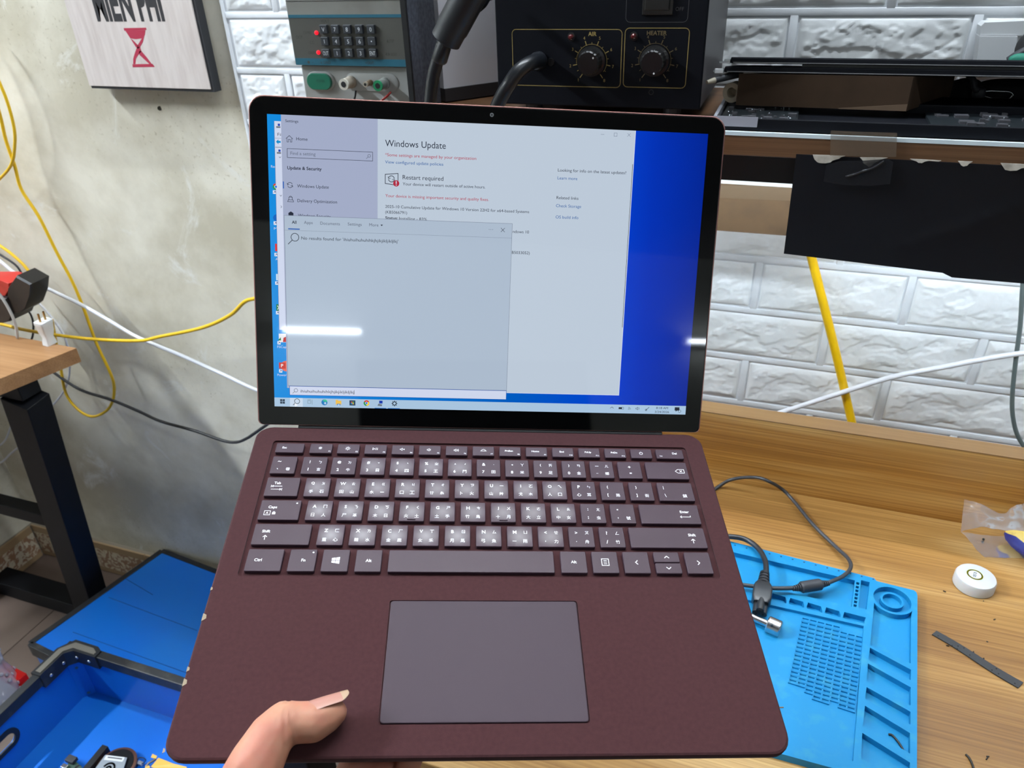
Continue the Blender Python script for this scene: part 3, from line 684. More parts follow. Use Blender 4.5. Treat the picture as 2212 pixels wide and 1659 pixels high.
# ================================================================== LAPTOP
lap = thing('laptop', 'burgundy fabric decked laptop held open with its update settings on screen', 'laptop', LT)
lap.rotation_mode = 'QUATERNION'; lap.rotation_quaternion = LR.to_quaternion()
mm = .001
M_deck = mat('burgundy_alcantara', (66, 38, 40), .95, spec=.15, noise=((58, 33, 36), 420, .3, .75), bump=(2500, .25, .0002), sheen=.08)
M_key = mat('burgundy_key_plastic', (58, 40, 51), .48, spec=.3, bump=(3000, .05, .0001))
def key_worn():
    m = bpy.data.materials.new('worn_key_plastic'); m.use_nodes = True; nt = m.node_tree; b = nt.nodes['Principled BSDF']
    b.inputs['Base Color'].default_value = lin((64, 46, 57))
    tc = nt.nodes.new('ShaderNodeTexCoord'); g = nt.nodes.new('ShaderNodeTexGradient'); g.gradient_type = 'SPHERICAL'
    mp = nt.nodes.new('ShaderNodeMapping'); mp.inputs['Scale'].default_value = (115, 130, 40)
    n = nt.nodes.new('ShaderNodeTexNoise'); n.inputs['Scale'].default_value = 900
    nt.links.new(tc.outputs['Object'], mp.inputs[0]); nt.links.new(mp.outputs[0], g.inputs[0]); nt.links.new(tc.outputs['Object'], n.inputs[0])
    r = nt.nodes.new('ShaderNodeMapRange'); r.inputs[3].default_value = .5; r.inputs[4].default_value = .33
    nt.links.new(g.outputs[0], r.inputs[0]); nt.links.new(r.outputs[0], b.inputs['Roughness'])
    c = nt.nodes.new('ShaderNodeMapRange'); c.inputs[1].default_value = 0; c.inputs[2].default_value = 1; c.inputs[3].default_value = .3; c.inputs[4].default_value = 1.0
    nt.links.new(g.outputs[0], c.inputs[0]); nt.links.new(c.outputs[0], b.inputs['Specular IOR Level'])
    MATS['key_worn'] = m; return m
M_keyw = key_worn()
M_leg = emit('key_legend_white', (225, 225, 232), .30, (235, 235, 240), .5)
M_rim = mat('pink_anodised_edge', (176, 128, 124), .3, metal=.9)
def ring(outl, z): return [(p[0], p[1], z) for p in outl]
def orect(i, z, r=.010): return ring(rrect(-.154 + i, -.2195 + i, .154 - i, -.0002 - i * .3, r - i * .4, 6), z)
bd = MB(); bd.loft([orect(.0012, 0), orect(.0003, -.0006), orect(0, -.0016), orect(.0002, -.0045)], False, False)
bd.flat = False
bd.build('deck_edge', M_deck, lap, smooth='auto')
holed(rrect(-.154 + .0012, -.2195 + .0012, .154 - .0012, -.0002 - .0004, .0095, 6), [rrect(-.1412, -.1190, .1412, -.0128, .0025, 3)[::-1], rrect(-.0534, -.2034, .0530, -.1338, .0015, 3)[::-1]], -.0013, 0, 'palm_rest', M_deck, lap)
ub = MB(); ub.loft([orect(.0004, -.0044), orect(.0012, -.0075), orect(.008, -.0122), orect(.020, -.0135)], True, True)
ub.build('bottom_shell', mat('burgundy_metal', (70, 34, 42), .35, metal=.6), lap, smooth='auto')
MB().box((-.150, -.205, -.0042), (.150, -.004, -.0012)).build('keyboard_tray', M_deck, lap)
# chips in the fabric edge
for px, py, s in ((438, 1334, 1.0), (455, 1272, .5), (405, 1446, .6), (398, 1475, .9), (360, 1622, .5)):
    p = PL(px + 3, py); p.x = -.1537
    cm_ = MB(); cm_.flat = True; cm_.add([(p.x, p.y - .0022 * s, .0001), (p.x + .0022 * s, p.y - .0005, .00012), (p.x + .0019 * s, p.y + .0016 * s, .00012), (p.x, p.y + .0026 * s, .0001), (p.x - .0004, p.y + .002 * s, -.002), (p.x - .0004, p.y - .002 * s, -.002)], [(0, 1, 2, 3), (3, 4, 5, 0)]).build('worn_edge_chip', mat('bare_beige_chip', (150, 134, 112), .85), lap)
# touchpad
MB().loft([ring(rrect(-.0526, -.2028, .0524, -.1344, .0016, 4), -.0010), ring(rrect(-.0526, -.2028, .0524, -.1344, .0016, 4), .00025), ring(rrect(-.0523, -.2025, .0521, -.1347, .0014, 4), .0004)]).build('touchpad', mat('touchpad_mauve', (58, 44, 54), .55, spec=.25), lap)
# keys
KZ0, KZ1 = -.0012, .0012
def key(x0, x1, y0, y1, leg=None, worn=False):
    cx, cy_ = (x0 + x1) / 2 * mm, (y0 + y1) / 2 * mm; w, h = (x1 - x0) * mm, (y1 - y0) * mm
    k = MB(); R = lambda i, z, r: ring(rrect(-w / 2 + i, -h / 2 + i, w / 2 - i, h / 2 - i, r, 3), z)
    k.loft([R(0, KZ0, .0008), R(0, KZ1 - .0003, .0008), R(.0003, KZ1, .0006)])
    o = k.build('key', M_keyw if worn else M_key, lap, smooth='auto'); o.location = (cx, cy_, 0)
    if leg:
        f = Flat(Matrix.Translation((0, 0, KZ1 + .00006)) @ Matrix.Diagonal((mm, mm, mm, 1))); leg(f, w / mm, h / mm)
        if f.v: f.build('legend', M_leg, o)
    return o
def quad(tl, tr, bl_, br_, big=False):
    def g(f, w, h):
        hs = {'~': .8, '-': .25, '—': .3, '.': .5, ',': 1.0, "'": 1.0, '"': .9, '=': 1.0, '`': .8, '一': .4, 'ˇ': .7, 'ˋ': .8, 'ˊ': .8, '˙': .4, '*': 1.2, '^': 1.0, '+': 1.4, '<': 1.7, '>': 1.7, ':': 1.7, ';': 2.0, 'ㄧ': .35, '一': .35}
        for s_, x, y, H0 in ((tl, -w * .20, h * .20, 2.4), (tr, w * .22, h * .20, 2.3), (bl_, -w * .22, -h * .23, 2.6), (br_, w * .20, -h * .23, 2.6)):
            if not s_: continue
            if s_ in '0123456789': H0 = 2.3
            f.glyph(s_, x, y, hs.get(s_, H0), w=(2.4 if s_ in '—一ㄧ' else 1.3 if s_ == '-' else None), bold=s_.isascii())
    return g
def lab(s_, x=0, y=0, size=2.9, bold=True, al='c', extra=None):
    def g(f, w, h):
        f.text(s_, x, y - size * .33, size, None, al, 0, bold)
        if extra: extra(f, w, h)
    return g
def arrow_shape(f, x, y, dx, dy, L=2.4, w=.4, hd=.9):
    f.line([(x - dx * L / 2, y - dy * L / 2), (x + dx * L / 2, y + dy * L / 2)], w)
    ex, ey = x + dx * L / 2, y + dy * L / 2
    f.line([(ex - dx * hd - dy * hd, ey - dy * hd + dx * hd), (ex, ey), (ex - dx * hd + dy * hd, ey - dy * hd - dx * hd)], w)
def fn(icon, n):
    def g(f, w, h):
        if isinstance(icon, str): f.text(icon, -.8, -.2, 2.1, None, 'c', 0, True)
        elif icon: icon(f)
        if n: f.text(n, w / 2 - 1.0, -h / 2 + 1.2, 1.55, None, 'r')
    return g
def sun(r):
    def g(f):
        f.arc(-.5, .3, r, .28, n=14)
        for i in range(8): a = i * PI / 4; f.line([(-.5 + math.cos(a) * r * 1.6, .3 + math.sin(a) * r * 1.6), (-.5 + math.cos(a) * r * 2.3, .3 + math.sin(a) * r * 2.3)], .24)
    return g
def play(f): f.line([(-2, 1.2), (-2, -.6), (-.5, .3)], .28, closed=True); f.line([(.2, 1.2), (.2, -.6)], .3); f.line([(1.1, 1.2), (1.1, -.6)], .3)
def spk(k):
    def g(f):
        f.line([(-1.8, .7), (-1.2, .7), (-.4, 1.4), (-.4, -.8), (-1.2, -.1), (-1.8, -.1)], .26, closed=True)
        if k == 0: f.line([(.3, .8), (1.1, -.2)], .26); f.line([(.3, -.2), (1.1, .8)], .26)
        else: f.arc(-.6, .3, 1.1, .26, -.6, .6, n=5)
        if k == 2: f.arc(-.6, .3, 1.8, .26, -.6, .6, n=5)
    return g
def backl(f):
    f.line([(-2, -.1), (2, -.1)], .3)
    for i in range(5): a = PI * (i + .5) / 5; f.line([(math.cos(a) * 1.0, .3 + math.sin(a) * .8), (math.cos(a) * 1.7, .3 + math.sin(a) * 1.5)], .26)
def power(f): f.arc(-.2, .2, 1.1, .3, PI * .68, PI * 2.32, n=16); f.line([(-.2, .4), (-.2, 1.6)], .3)
FY = (-24.6, -16.2)
key(-138, -119.6, *FY, lab('Esc', -3.5, .2, 2.3))
fl_ = [(sun(.5), 'F1'), (sun(.75), 'F2'), (play, 'F3'), (spk(0), 'F4'), (spk(1), 'F5'), (spk(2), 'F6'), (backl, 'F7'), ('PrtScn', 'F8'), ('Home', 'F9'), ('End', 'F10'), ('PgUp', 'F11'), ('PgDn', 'F12'), (power, None)]
for i, (ic, n) in enumerate(fl_): key(-115.7 + 18.07 * i, -115.7 + 18.07 * i + 14.7, *FY, fn(ic, n))
key(118.8, 137.8, *FY, lambda f, w, h: (f.text('Del', 3.4, -.2, 2.3, None, 'c', 0, True), f.text('Ins', -6.3, -2.4, 1.7, None, 'c')))
R1 = (-42.8, -28.0); R2 = (-61.2, -46.0); R3 = (-79.6, -64.4); R4 = (-97.8, -82.6); R5 = (-116, -100.8)
key(-138, -122.2, *R1, quad('~', '', '`', '巷'))
for i, q in enumerate([('!', 'ㄅ', '1', '言'), ('@', 'ㄉ', '2', '牛'), ('#', 'ˇ', '3', '目'), ('$', 'ˋ', '4', '四'), ('%', 'ㄓ', '5', '王'), ('^', 'ˊ', '6', '門'), ('&', '˙', '7', '田'), ('*', 'ㄚ', '8', '米'), ('(', 'ㄞ', '9', '足'), (')', 'ㄢ', '0', '金'), ('—', 'ㄦ', '-', '鄉')]):
    key(-118.4 + 18.98 * i, -118.4 + 18.98 * i + 15.8, *R1, quad(*q), worn=i in (2, 3, 4, 5))
key(90.4, 106.2, *R1, lambda f, w, h: (f.glyph('+', 0, 2.6, 1.8, bold=True), f.glyph('=', .2, -2.8, 1.0, bold=True)))
def bksp(f, w, h):
    x = 9; y = -.5
    f.line([(x - 3.4, y), (x - 1.6, y + 1.6), (x + 2.6, y + 1.6), (x + 2.6, y - 1.6), (x - 1.6, y - 1.6)], .34, closed=True)
    f.line([(x - .3, y + .7), (x + 1.1, y - .7)], .34); f.line([(x - .3, y - .7), (x + 1.1, y + .7)], .34)
key(109.4, 137.8, *R1, bksp)
def tab_(f, w, h):
    f.text('Tab', -3.4, 2.0, 2.7, None, 'c', 0, True)
    x, y = -3.4, .3; f.line([(x - 3, y), (x + 3.2, y)], .32); f.line([(x - 2.2, y + .7), (x - 3, y), (x - 2.2, y - .7)], .3); f.line([(x - 3.5, y + .8), (x - 3.5, y - .8)], .3)
    y = -2.2; f.line([(x - 3.2, y), (x + 2.9, y)], .32); f.line([(x + 2.1, y + .7), (x + 2.9, y), (x + 2.1, y - .7)], .3); f.line([(x + 3.4, y + .8), (x + 3.4, y - .8)], .3)
key(-138, -117.3, *R2, tab_)
for i, q in enumerate([('Q', 'ㄆ', '手', '石'), ('W', 'ㄊ', '田', '山'), ('E', 'ㄍ', '水', '一'), ('R', 'ㄐ', '口', '工'), ('T', 'ㄔ', '廿', '糸'), ('Y', 'ㄗ', '卜', '火'), ('U', '一', '山', '艸'), ('I', 'ㄛ', '戈', '木'), ('O', 'ㄟ', '人', '口'), ('P', 'ㄣ', '心', '耳'), ('{', '', '[', '路'), ('}', '', ']', '街')]):
    key(-113.6 + 19.0 * i, -113.6 + 19.0 * i + 15.6, *R2, quad(*q), worn=i < 9)
key(114.4, 137.8, *R2, lambda f, w, h: (f.glyph('|', -7.8, 3.2, 2.8), f.glyph('\\', -7.4, -3.2, 2.6), f.glyph('鎮', 5.4, -3.4, 2.8)))
def caps(f, w, h):
    f.text('Caps', -4.6, 1.2, 2.7, None, 'c', 0, True); x, y = -7.2, -2.4
    f.line([(x - 1.8, y - 1.6), (x + 1.8, y - 1.6), (x + 1.8, y + 1.6), (x - 1.8, y + 1.6)], .3, closed=True); f.glyph('A', x, y, 1.6, bold=True)
    f.rect(x + 3, y - 1.1, x + 5, y + .4); f.arc(x + 4, y + .4, .65, .26, 0, PI, n=8); f.disc(w / 2 - 2.6, h / 2 - 2.4, .55, n=10)
key(-138, -113.5, *R3, caps)
for i, q in enumerate([('A', 'ㄇ', '日', '人'), ('S', 'ㄋ', '尸', '革'), ('D', 'ㄎ', '木', '日'), ('F', 'ㄑ', '火', '土'), ('G', 'ㄕ', '土', '手'), ('H', 'ㄘ', '竹', '鳥'), ('J', 'ㄨ', '十', '月'), ('K', 'ㄜ', '大', '立'), ('L', 'ㄠ', '中', '女'), (':', 'ㄤ', ';', '虫'), ('"', '', "'", '號')]):
    o = key(-109.7 + 19.02 * i, -109.7 + 19.02 * i + 15.6, *R3, quad(*q), worn=i < 9)
    if i in (3, 6): MB().box((-.0026, -.0066, KZ1), (.0026, -.0058, KZ1 + .0005), bev=.0002).build('homing_bar', M_key, o)
key(99.4, 137.8, *R3, lambda f, w, h: (f.text('Enter', 9.8, 1.0, 2.7, None, 'c', 0, True), f.line([(6.4, -2.1), (13, -2.1), (13, -1.2)], .32), f.line([(7.3, -1.3), (6.4, -2.1), (7.3, -2.9)], .3)))
def shift(x): return lambda f, w, h: (f.text('Shift', x, 1.2, 2.7, None, 'c', 0, True), arrow_shape(f, x, -2.4, 0, 1, 3.0, .4, 1.1))
key(-138, -104.2, *R4, shift(-9.6), worn=False)
for i, q in enumerate([('Z', 'ㄈ', '重', '心'), ('X', 'ㄌ', '難', '水'), ('C', 'ㄏ', '金', '鹿'), ('V', 'ㄒ', '女', '禾'), ('B', 'ㄖ', '月', '馬'), ('N', 'ㄙ', '弓', '魚'), ('M', 'ㄩ', '一', '雨'), ('<', 'ㄝ', ',', '力'), ('>', 'ㄡ', '.', '舟'), ('?', 'ㄥ', '/', '竹')]):
    key(-100 + 19.02 * i, -100 + 19.02 * i + 15.6, *R4, quad(*q), worn=i < 8)
key(90, 137.8, *R4, shift(15.6))
key(-138, -117.4, *R5, lab('Ctrl', -3.6, 0, 2.7))
key(-113.8, -98.2, *R5, lab('Fn', .6, 0, 2.7, extra=lambda f, w, h: f.disc(w / 2 - 2.2, h / 2 - 2.2, .55, n=10)))
def win(f, w, h):
    for x0, x1, s0, s1 in ((-2.2, -.15, .78, .96), (.15, 2.4, .98, 1.15)):
        for sg in (1, -1): f.poly([(x0, .15 * sg), (x1, .15 * sg), (x1, 2.0 * s1 * sg), (x0, 2.0 * s0 * sg)])
key(-94.7, -79.2, *R5, win)
key(-75.4, -60.2, *R5, lab('Alt', 0, 0, 2.7))
key(-56.3, 41.6, *R5, worn=False)
key(45.6, 61.2, *R5, lab('Alt', 0, 0, 2.7))
key(64.6, 80.2, *R5, lambda f, w, h: (f.line([(-2.1, -2.3), (2.1, -2.3), (2.1, 2.3), (-2.1, 2.3)], .42, closed=True), [f.line([(-.9, y), (.9, y)], .32) for y in (-1.1, 0, 1.1)]))
def chev(dx, dy): return lambda f, w, h: f.line([(-dx * .6 - dy * 1.3, -dy * .6 + dx * 1.3), (dx * .6, dy * .6), (-dx * .6 + dy * 1.3, -dy * .6 - dx * 1.3)], .5)
key(83.6, 99.2, *R5, chev(-1, 0)); key(102.6, 118.2, -108.1, -100.8, chev(0, 1)); key(102.6, 118.2, -116, -108.6, chev(0, -1)); key(121.6, 137.2, *R5, chev(1, 0))
# hinge
MB().cyl((-.127, .0015, -.0035), (.127, .0015, -.0035), .0042, n=16).build('hinge', mat('hinge_black', (7, 7, 8), .6, spec=.2), lap, smooth='auto')
MB().box((-.127, -.0012, -.004), (.127, .006, .0004), bev=.0004).build('hinge_cover', MATS['hinge_black'], lap)

# ---- lid and display (lid coordinates: u across, v up, w towards the viewer)
def lr_(i, w, r=.0095):
    P = rrect(-.1542 + i, .0012 + i * .5, .1542 - i, .2158 - i, r - i * .5, 6); Q_ = rrect(-.1542 + i, .0012 + i * .5, .1542 - i, .2158 - i, .0035, 6)
    return ring([p if p[1] > .1 else q for p, q in zip(P, Q_)], w)
lid = MB().loft([lr_(.004, -.0048), lr_(.001, -.0040), lr_(0, -.0025), lr_(0, -.0009), lr_(.0004, -.0004)]).build('lid', M_rim, lap, smooth='auto')
lid.rotation_euler = (LTH, 0, 0)
M_glass = mat('black_display_glass', (4, 4, 5), .03, spec=.55)
MB().loft([lr_(.0009, -.0006), lr_(.0009, -.0001), lr_(.0013, .0)]).build('display_glass', M_glass, lid)
ZL = lambda k: .00004 + .00005 * k
def scr(nm, rgb, k=1.0): return emit('screen_' + nm, rgb, k)
def UI(): return Flat(Matrix.Diagonal((mm, mm, 1, 1)))
SB = 1.0
# desktop wallpaper with its own blue gradient
def wall_mat():
    m = bpy.data.materials.new('screen_wallpaper'); m.use_nodes = True; nt = m.node_tree; b = nt.nodes['Principled BSDF']
    b.inputs['Base Color'].default_value = (0, 0, 0, 1); b.inputs['Roughness'].default_value = .04
    tc = nt.nodes.new('ShaderNodeTexCoord'); sp = nt.nodes.new('ShaderNodeSeparateXYZ'); mr = nt.nodes.new('ShaderNodeMapRange')
    mr.inputs[1].default_value = -.143; mr.inputs[2].default_value = .143; r = nt.nodes.new('ShaderNodeValToRGB'); e = r.color_ramp.elements
    e[0].position = 0; e[0].color = lin((18, 140, 222)); e[1].position = 1; e[1].color = lin((0, 36, 150))
    for p, c in ((.06, (20, 136, 220)), (.55, (0, 92, 190)), (.80, (0, 62, 205)), (.88, (0, 48, 180))): k = e.new(p); k.color = lin(c)
    nt.links.new(tc.outputs['Object'], sp.inputs[0]); nt.links.new(sp.outputs[0], mr.inputs[0]); nt.links.new(mr.outputs[0], r.inputs[0])
    nt.links.new(r.outputs[0], b.inputs['Emission Color']); b.inputs['Emission Strength'].default_value = SB; return m
u = UI().rect(-142.6, 14.4, 142.6, 204.4, ZL(0)).build('wallpaper', wall_mat(), lid)
S_pan = scr('window', (188, 201, 216)); S_side = scr('sidebar', (162, 171, 198)); S_white = scr('white', (206, 214, 236)); S_srch = scr('search', (172, 187, 205))
S_ink = scr('ink', (38, 44, 60)); S_grey = scr('grey', (96, 104, 122)); S_red = scr('red', (176, 44, 66)); S_link = scr('link', (30, 92, 160)); S_line = scr('line', (120, 130, 150)); S_blue = scr('blue', (26, 88, 176))
f = UI(); f.rect(-138.2, 67, -130, 200.3, ZL(1)); f.build('explorer_window', S_white, lid)
f = UI(); f.rect(-133.9, 27.4, 94.3, 204.4, ZL(2)); f.build('settings_window', S_pan, lid)
f = UI(); f.rect(-133.9, 27.4, -73.1, 204.4, ZL(3)); f.build('settings_sidebar', S_side, lid)
f = UI(); f.rect(-133.2, 29.0, 15.4, 142.0, ZL(5)); f.build('search_panel', S_srch, lid)
f = UI(); f.rect(-132.2, 22.6, 15.3, 28.8, ZL(5)); f.build('search_box', S_white, lid)
f = UI(); f.rect(-142.6, 14.4, 142.6, 20.6, ZL(3)); f.build('taskbar', scr('taskbar', (168, 196, 222)), lid)
f = UI(); f.rect(-132.2, 14.4, -123.6, 20.6, ZL(4)); f.build('taskbar_button', scr('taskbtn', (200, 216, 234)), lid)
TXT = [('Settings', -131.2, 199.9, 8.1, 2.5, 'ink', 0, 4), ('Home', -124.5, 189.1, 7.0, 2.9, 'ink', 0, 4), ('Find a setting', -128.4, 180.1, 15.8, 2.9, 'grey', 0, 4),
 ('Update & Security', -130.6, 171.0, 21.8, 2.9, 'ink', 1, 4), ('Windows Update', -124.6, 159.9, 20.2, 2.9, 'ink', 0, 4), ('Delivery Optimization', -124.6, 150.7, 25.4, 2.9, 'ink', 0, 4),
 ('Windows Security', -124.4, 141.3, 21.0, 2.9, 'ink', 0, 4), ('Windows Update', -68.3, 187.8, 38.9, 6.0, 'ink', 0, 4), ('*Some settings are managed by your organization', -68.3, 181.7, 58.8, 2.8, 'red', 0, 4),
 ('View configured update policies', -68.3, 177.2, 37.5, 2.8, 'link', 0, 4), ('Restart required', -57.0, 167.7, 26.4, 4.0, 'ink', 0, 4), ('Your device will restart outside of active hours.', -56.9, 163.9, 53.8, 2.7, 'ink', 0, 4),
 ('Your device is missing important security and quality fixes.', -68.1, 156.0, 67.5, 2.8, 'red', 0, 4), ('2025-10 Cumulative Update for Windows 10 Version 22H2 for x64-based Systems', -68.1, 149.2, 94.4, 2.7, 'ink', 0, 4),
 ('(KB5066791)', -68.1, 145.6, 14.2, 2.7, 'ink', 0, 4), ('Status:', -68.1, 141.9, 8.2, 2.7, 'ink', 1, 4), ('Installing - 83%', -59.1, 141.9, 18.1, 2.7, 'ink', 0, 4), ('All', -128.4, 136.9, 2.9, 2.8, 'ink', 1, 7),
 ('Apps', -120.6, 137.0, 5.6, 2.8, 'grey', 0, 7), ('Documents', -110.1, 136.9, 12.6, 2.8, 'grey', 0, 7), ('Settings', -92.4, 137.0, 9.0, 2.8, 'grey', 0, 7), ('More', -78.5, 137.0, 6.0, 2.8, 'grey', 0, 7),
 ("No results found for 'ihiuhuihuhuhihkjhjikjikljikljlkj'", -122.5, 126.9, 63.0, 2.9, 'ink', 0, 7), ('Looking for info on the latest updates?', 44.2, 176.6, 45.4, 2.8, 'ink', 0, 4), ('Learn more', 44.2, 171.6, 13.1, 2.8, 'link', 0, 4),
 ('Related links', 44.1, 159.0, 14.6, 2.8, 'ink', 0, 4), ('Check Storage', 44.0, 153.8, 16.8, 2.8, 'link', 0, 4), ('OS build info', 44.1, 146.5, 15.2, 2.8, 'link', 0, 4), ('ndows 10', 15.9, 136.0, 10.8, 2.8, 'ink', 0, 4),
 ('B5033052)', 15.8, 122.3, 12.0, 2.8, 'ink', 0, 4), ('ihiuhuihuhuhihkjhjikjikljikljlkj', -124.9, 24.5, 35.9, 2.9, 'ink', 0, 7), ('FSCapt', -139.8, 54.7, 6.9, 2.3, 'white', 0, 1), ('PowerP', -140.2, 35.5, 7.3, 2.3, 'white', 0, 1),
 ('Rec', -140.9, 171.6, 3.1, 2.3, 'white', 0, 0), ('M', -140.0, 132.6, 2.0, 2.3, 'white', 0, 0), ('A', -139.5, 112.9, 1.5, 2.3, 'white', 0, 0), ('Fil', -136.3, 191.4, 2.6, 2.6, 'ink', 0, 1),
 ('8:18 AM', 121.3, 18.1, 8.5, 2.2, 'ink', 0, 5), ('3/24/2026', 120.5, 15.3, 10.2, 2.2, 'ink', 0, 5)]
T = {k: UI() for k in ('ink', 'grey', 'red', 'link', 'white', 'line', 'blue')}
TC = {'ink': S_ink, 'grey': S_grey, 'red': S_red, 'link': S_link, 'white': S_white}
for s_, x, y, w, em, col, bd_, k in TXT: UI().text(s_, x, y, em * .98, w, 'l', ZL(k) + .00002, bool(bd_)).build('text_line', TC[col], lid)
def Z2(k): return ZL(k) + .00003
k4 = Z2(4); k7 = Z2(7)
I_ = T['ink']
I_.line([(-131, 189.9), (-128.9, 191.8), (-126.8, 189.9)], .28, k4); I_.line([(-130.4, 190), (-130.4, 187.9), (-129.5, 187.9), (-129.5, 189.4), (-128.3, 189.4), (-128.3, 187.9), (-127.4, 187.9), (-127.4, 190)], .26, k4)
I_.line([(-130.4, 178.3), (-76.3, 178.3), (-76.3, 183.8), (-130.4, 183.8)], .26, k4, True)
T['grey'].arc(-78.5, 181.4, .9, .26, z=k4, n=14); T['grey'].line([(-79.2, 180.7), (-80.3, 179.6)], .26, k4)
T['blue'].rect(-133.6, 158.9, -133.0, 163.3, k4)
I_.arc(-129.1, 161.2, 1.6, .3, .5, 2.9, k4, 12); I_.arc(-129.1, 161.2, 1.6, .3, .5 + PI, 2.9 + PI, k4, 12); I_.line([(-130.9, 162.3), (-130.6, 161.2), (-129.6, 161.7)], .26, k4); I_.line([(-127.3, 160.1), (-127.6, 161.2), (-128.6, 160.7)], .26, k4)
I_.line([(-130.8, 150.7), (-127.0, 150.7), (-127.4, 151.9), (-130.4, 151.9)], .28, k4, True); I_.line([(-130, 152.1), (-130, 153.6), (-127.8, 153.6), (-127.8, 152.1)], .28, k4); I_.arc(-128.9, 153.6, .7, .26, 0, PI, k4, 8)
I_.poly([(-130.5, 143.6), (-128.9, 144.6), (-127.3, 143.6), (-127.3, 141), (-130.5, 141)], k4)
I_.line([(-68.2, 170.3), (-60.0, 171.2), (-60.0, 163.6), (-68.2, 164.6)], .4, k4, True)
I_.arc(-64.2, 167.6, 1.9, .4, .3, 2.7, k4, 12); I_.arc(-64.2, 167.6, 1.9, .4, .3 + PI, 2.7 + PI, k4, 12); I_.line([(-66.4, 168.9), (-66.0, 167.5), (-64.8, 168.1)], .3, k4); I_.line([(-62.0, 166.3), (-62.4, 167.7), (-63.6, 167.1)], .3, k4)
T['red'].disc(-61.1, 164.9, 2.0, k4 + .00002, 24)
T['white'].rect(-61.4, 164.6, -60.8, 166.3, k4 + .00005); T['white'].disc(-61.1, 163.8, .35, k4 + .00005, 8)
T['blue'].rect(-130.8, 133.1, -123.4, 133.8, k7)
T['line'].rect(-133.2, 132.5, 15.4, 132.65, k7); T['line'].line([(-133.2, 29.0), (15.4, 29.0), (15.4, 142), (-133.2, 142)], .22, k7, True)
T['blue'].line([(-132.2, 22.6), (15.3, 22.6), (15.3, 28.8), (-132.2, 28.8)], .3, k7, True)
I_.arc(-126.6, 128.2, 2.5, .38, z=k7, n=24); I_.line([(-128.4, 126.3), (-131.0, 123.7)], .4, k7)
I_.poly([(-71.2, 138.3), (-69.6, 138.3), (-70.4, 137.3)], k7)
for i in range(3): T['grey'].disc(.2 + 1.15 * i, 137.7, .22, k7, 8)
I_.line([(8.0, 138.9), (10.5, 136.4)], .26, k7); I_.line([(8.0, 136.4), (10.5, 138.9)], .26, k7)
T['grey'].arc(-128.0, 25.9, 1.2, .28, z=k7, n=14); T['grey'].line([(-128.9, 25.0), (-130.2, 23.8)], .28, k7)
I_.rect(-88.9, 24.0, -88.7, 27.0, k7)
T['line'].line([(72.4 - 1.1, 201.1), (72.4 + 1.1, 201.1)], .2, k4); T['line'].line([(80, 200.3), (82, 200.3), (82, 202.3), (80, 202.3)], .22, k4, True); T['line'].line([(88.9, 202.5), (90.9, 200.5)], .22, k4); T['line'].line([(88.9, 200.5), (90.9, 202.5)], .22, k4)
I_.rect(93.45, 75, 93.75, 183.2, k4); T['white'].rect(93.9, 27.4, 94.3, 204.4, k4); T['white'].rect(15.6, 27.2, 94.3, 27.6, k4)
T['line'].line([(-138.2, 67), (-138.2, 200.3)], .2, ZL(1) + .00002); T['line'].rect(-138, 189.8, -134, 190.0, ZL(1) + .00002); T['grey'].rect(-137.9, 184.2, -134, 184.5, ZL(1) + .00002)
for y in (178.2, 154.3): I_.line([(-135.7, y + .4), (-135.1, y - .3), (-134.5, y + .4)], .22, ZL(1) + .00003)
I_.line([(-135.3, 148), (-134.7, 147.3), (-135.3, 146.6)], .22, ZL(1) + .00003)
for k in T: o = T[k].build('screen_' + {'ink': 'dark_marks', 'grey': 'grey_marks', 'red': 'warning_badge', 'link': 'link_marks', 'white': 'white_marks', 'line': 'thin_line', 'blue': 'accent_bar'}[k], {'ink': S_ink, 'grey': S_grey, 'red': S_red, 'link': S_link, 'white': S_white, 'line': S_line, 'blue': S_blue}[k], lid); o['kind'] = 'stuff'
# icons
def icon(nm, draws):
    for rgb, fn_ in draws:
        g_ = UI(); fn_(g_); g_.build(nm, scr('c%d_%d_%d' % rgb, rgb), lid)
za = Z2(4); zd = ZL(0) + .00003
icon('start_icon', [((50, 66, 84), lambda g: [g.poly([(x, 17.95 + .12 * s), (x + 1.5, 17.95 + .12 * s), (x + 1.5, 17.95 + 1.6 * s), (x, 17.95 + 1.5 * s)], za) for x in (-138.8, -137.1) for s in (1, -1)])])
icon('search_icon', [((40, 48, 60), lambda g: (g.arc(-127.4, 18.3, 1.7, .35, z=za + .00003, n=20), g.line([(-128.7, 17.0), (-130, 15.7)], .4, za + .00003)))])
icon('mouse_pointer', [((240, 244, 250), lambda g: g.poly([(-128.9, 17.2), (-126.7, 15.4), (-127.8, 15.3), (-128.3, 14.5), (-128.9, 14.9)], za + .00008))])
icon('task_view_icon', [((120, 140, 156), lambda g: (g.line([(-120.3, 17), (-118.2, 17), (-118.2, 18.8), (-120.3, 18.8)], .28, za, True), g.line([(-117.3, 16.3), (-117.3, 19.5)], .28, za), g.line([(-120.3, 19.6), (-118.2, 19.6)], .28, za)))])
icon('browser_wave_icon', [((24, 120, 190), lambda g: g.disc(-109, 17.9, 2.05, za, 24)), ((60, 190, 150), lambda g: g.disc(-108.6, 18.5, 1.45, za + .00002, 20, -.3, 3.0)), ((178, 206, 228), lambda g: g.disc(-108.5, 17.3, .75, za + .00004, 14))])
icon('folder_icon', [((236, 190, 80), lambda g: (g.rect(-101.4, 16.5, -97.6, 19.3, za), g.rect(-101.4, 19.3, -99.8, 19.8, za))), ((60, 130, 200), lambda g: g.rect(-100.6, 16.0, -98.2, 17.1, za + .00002)), ((190, 214, 232), lambda g: g.rect(-100.0, 15.9, -98.8, 16.7, za + .00004))])
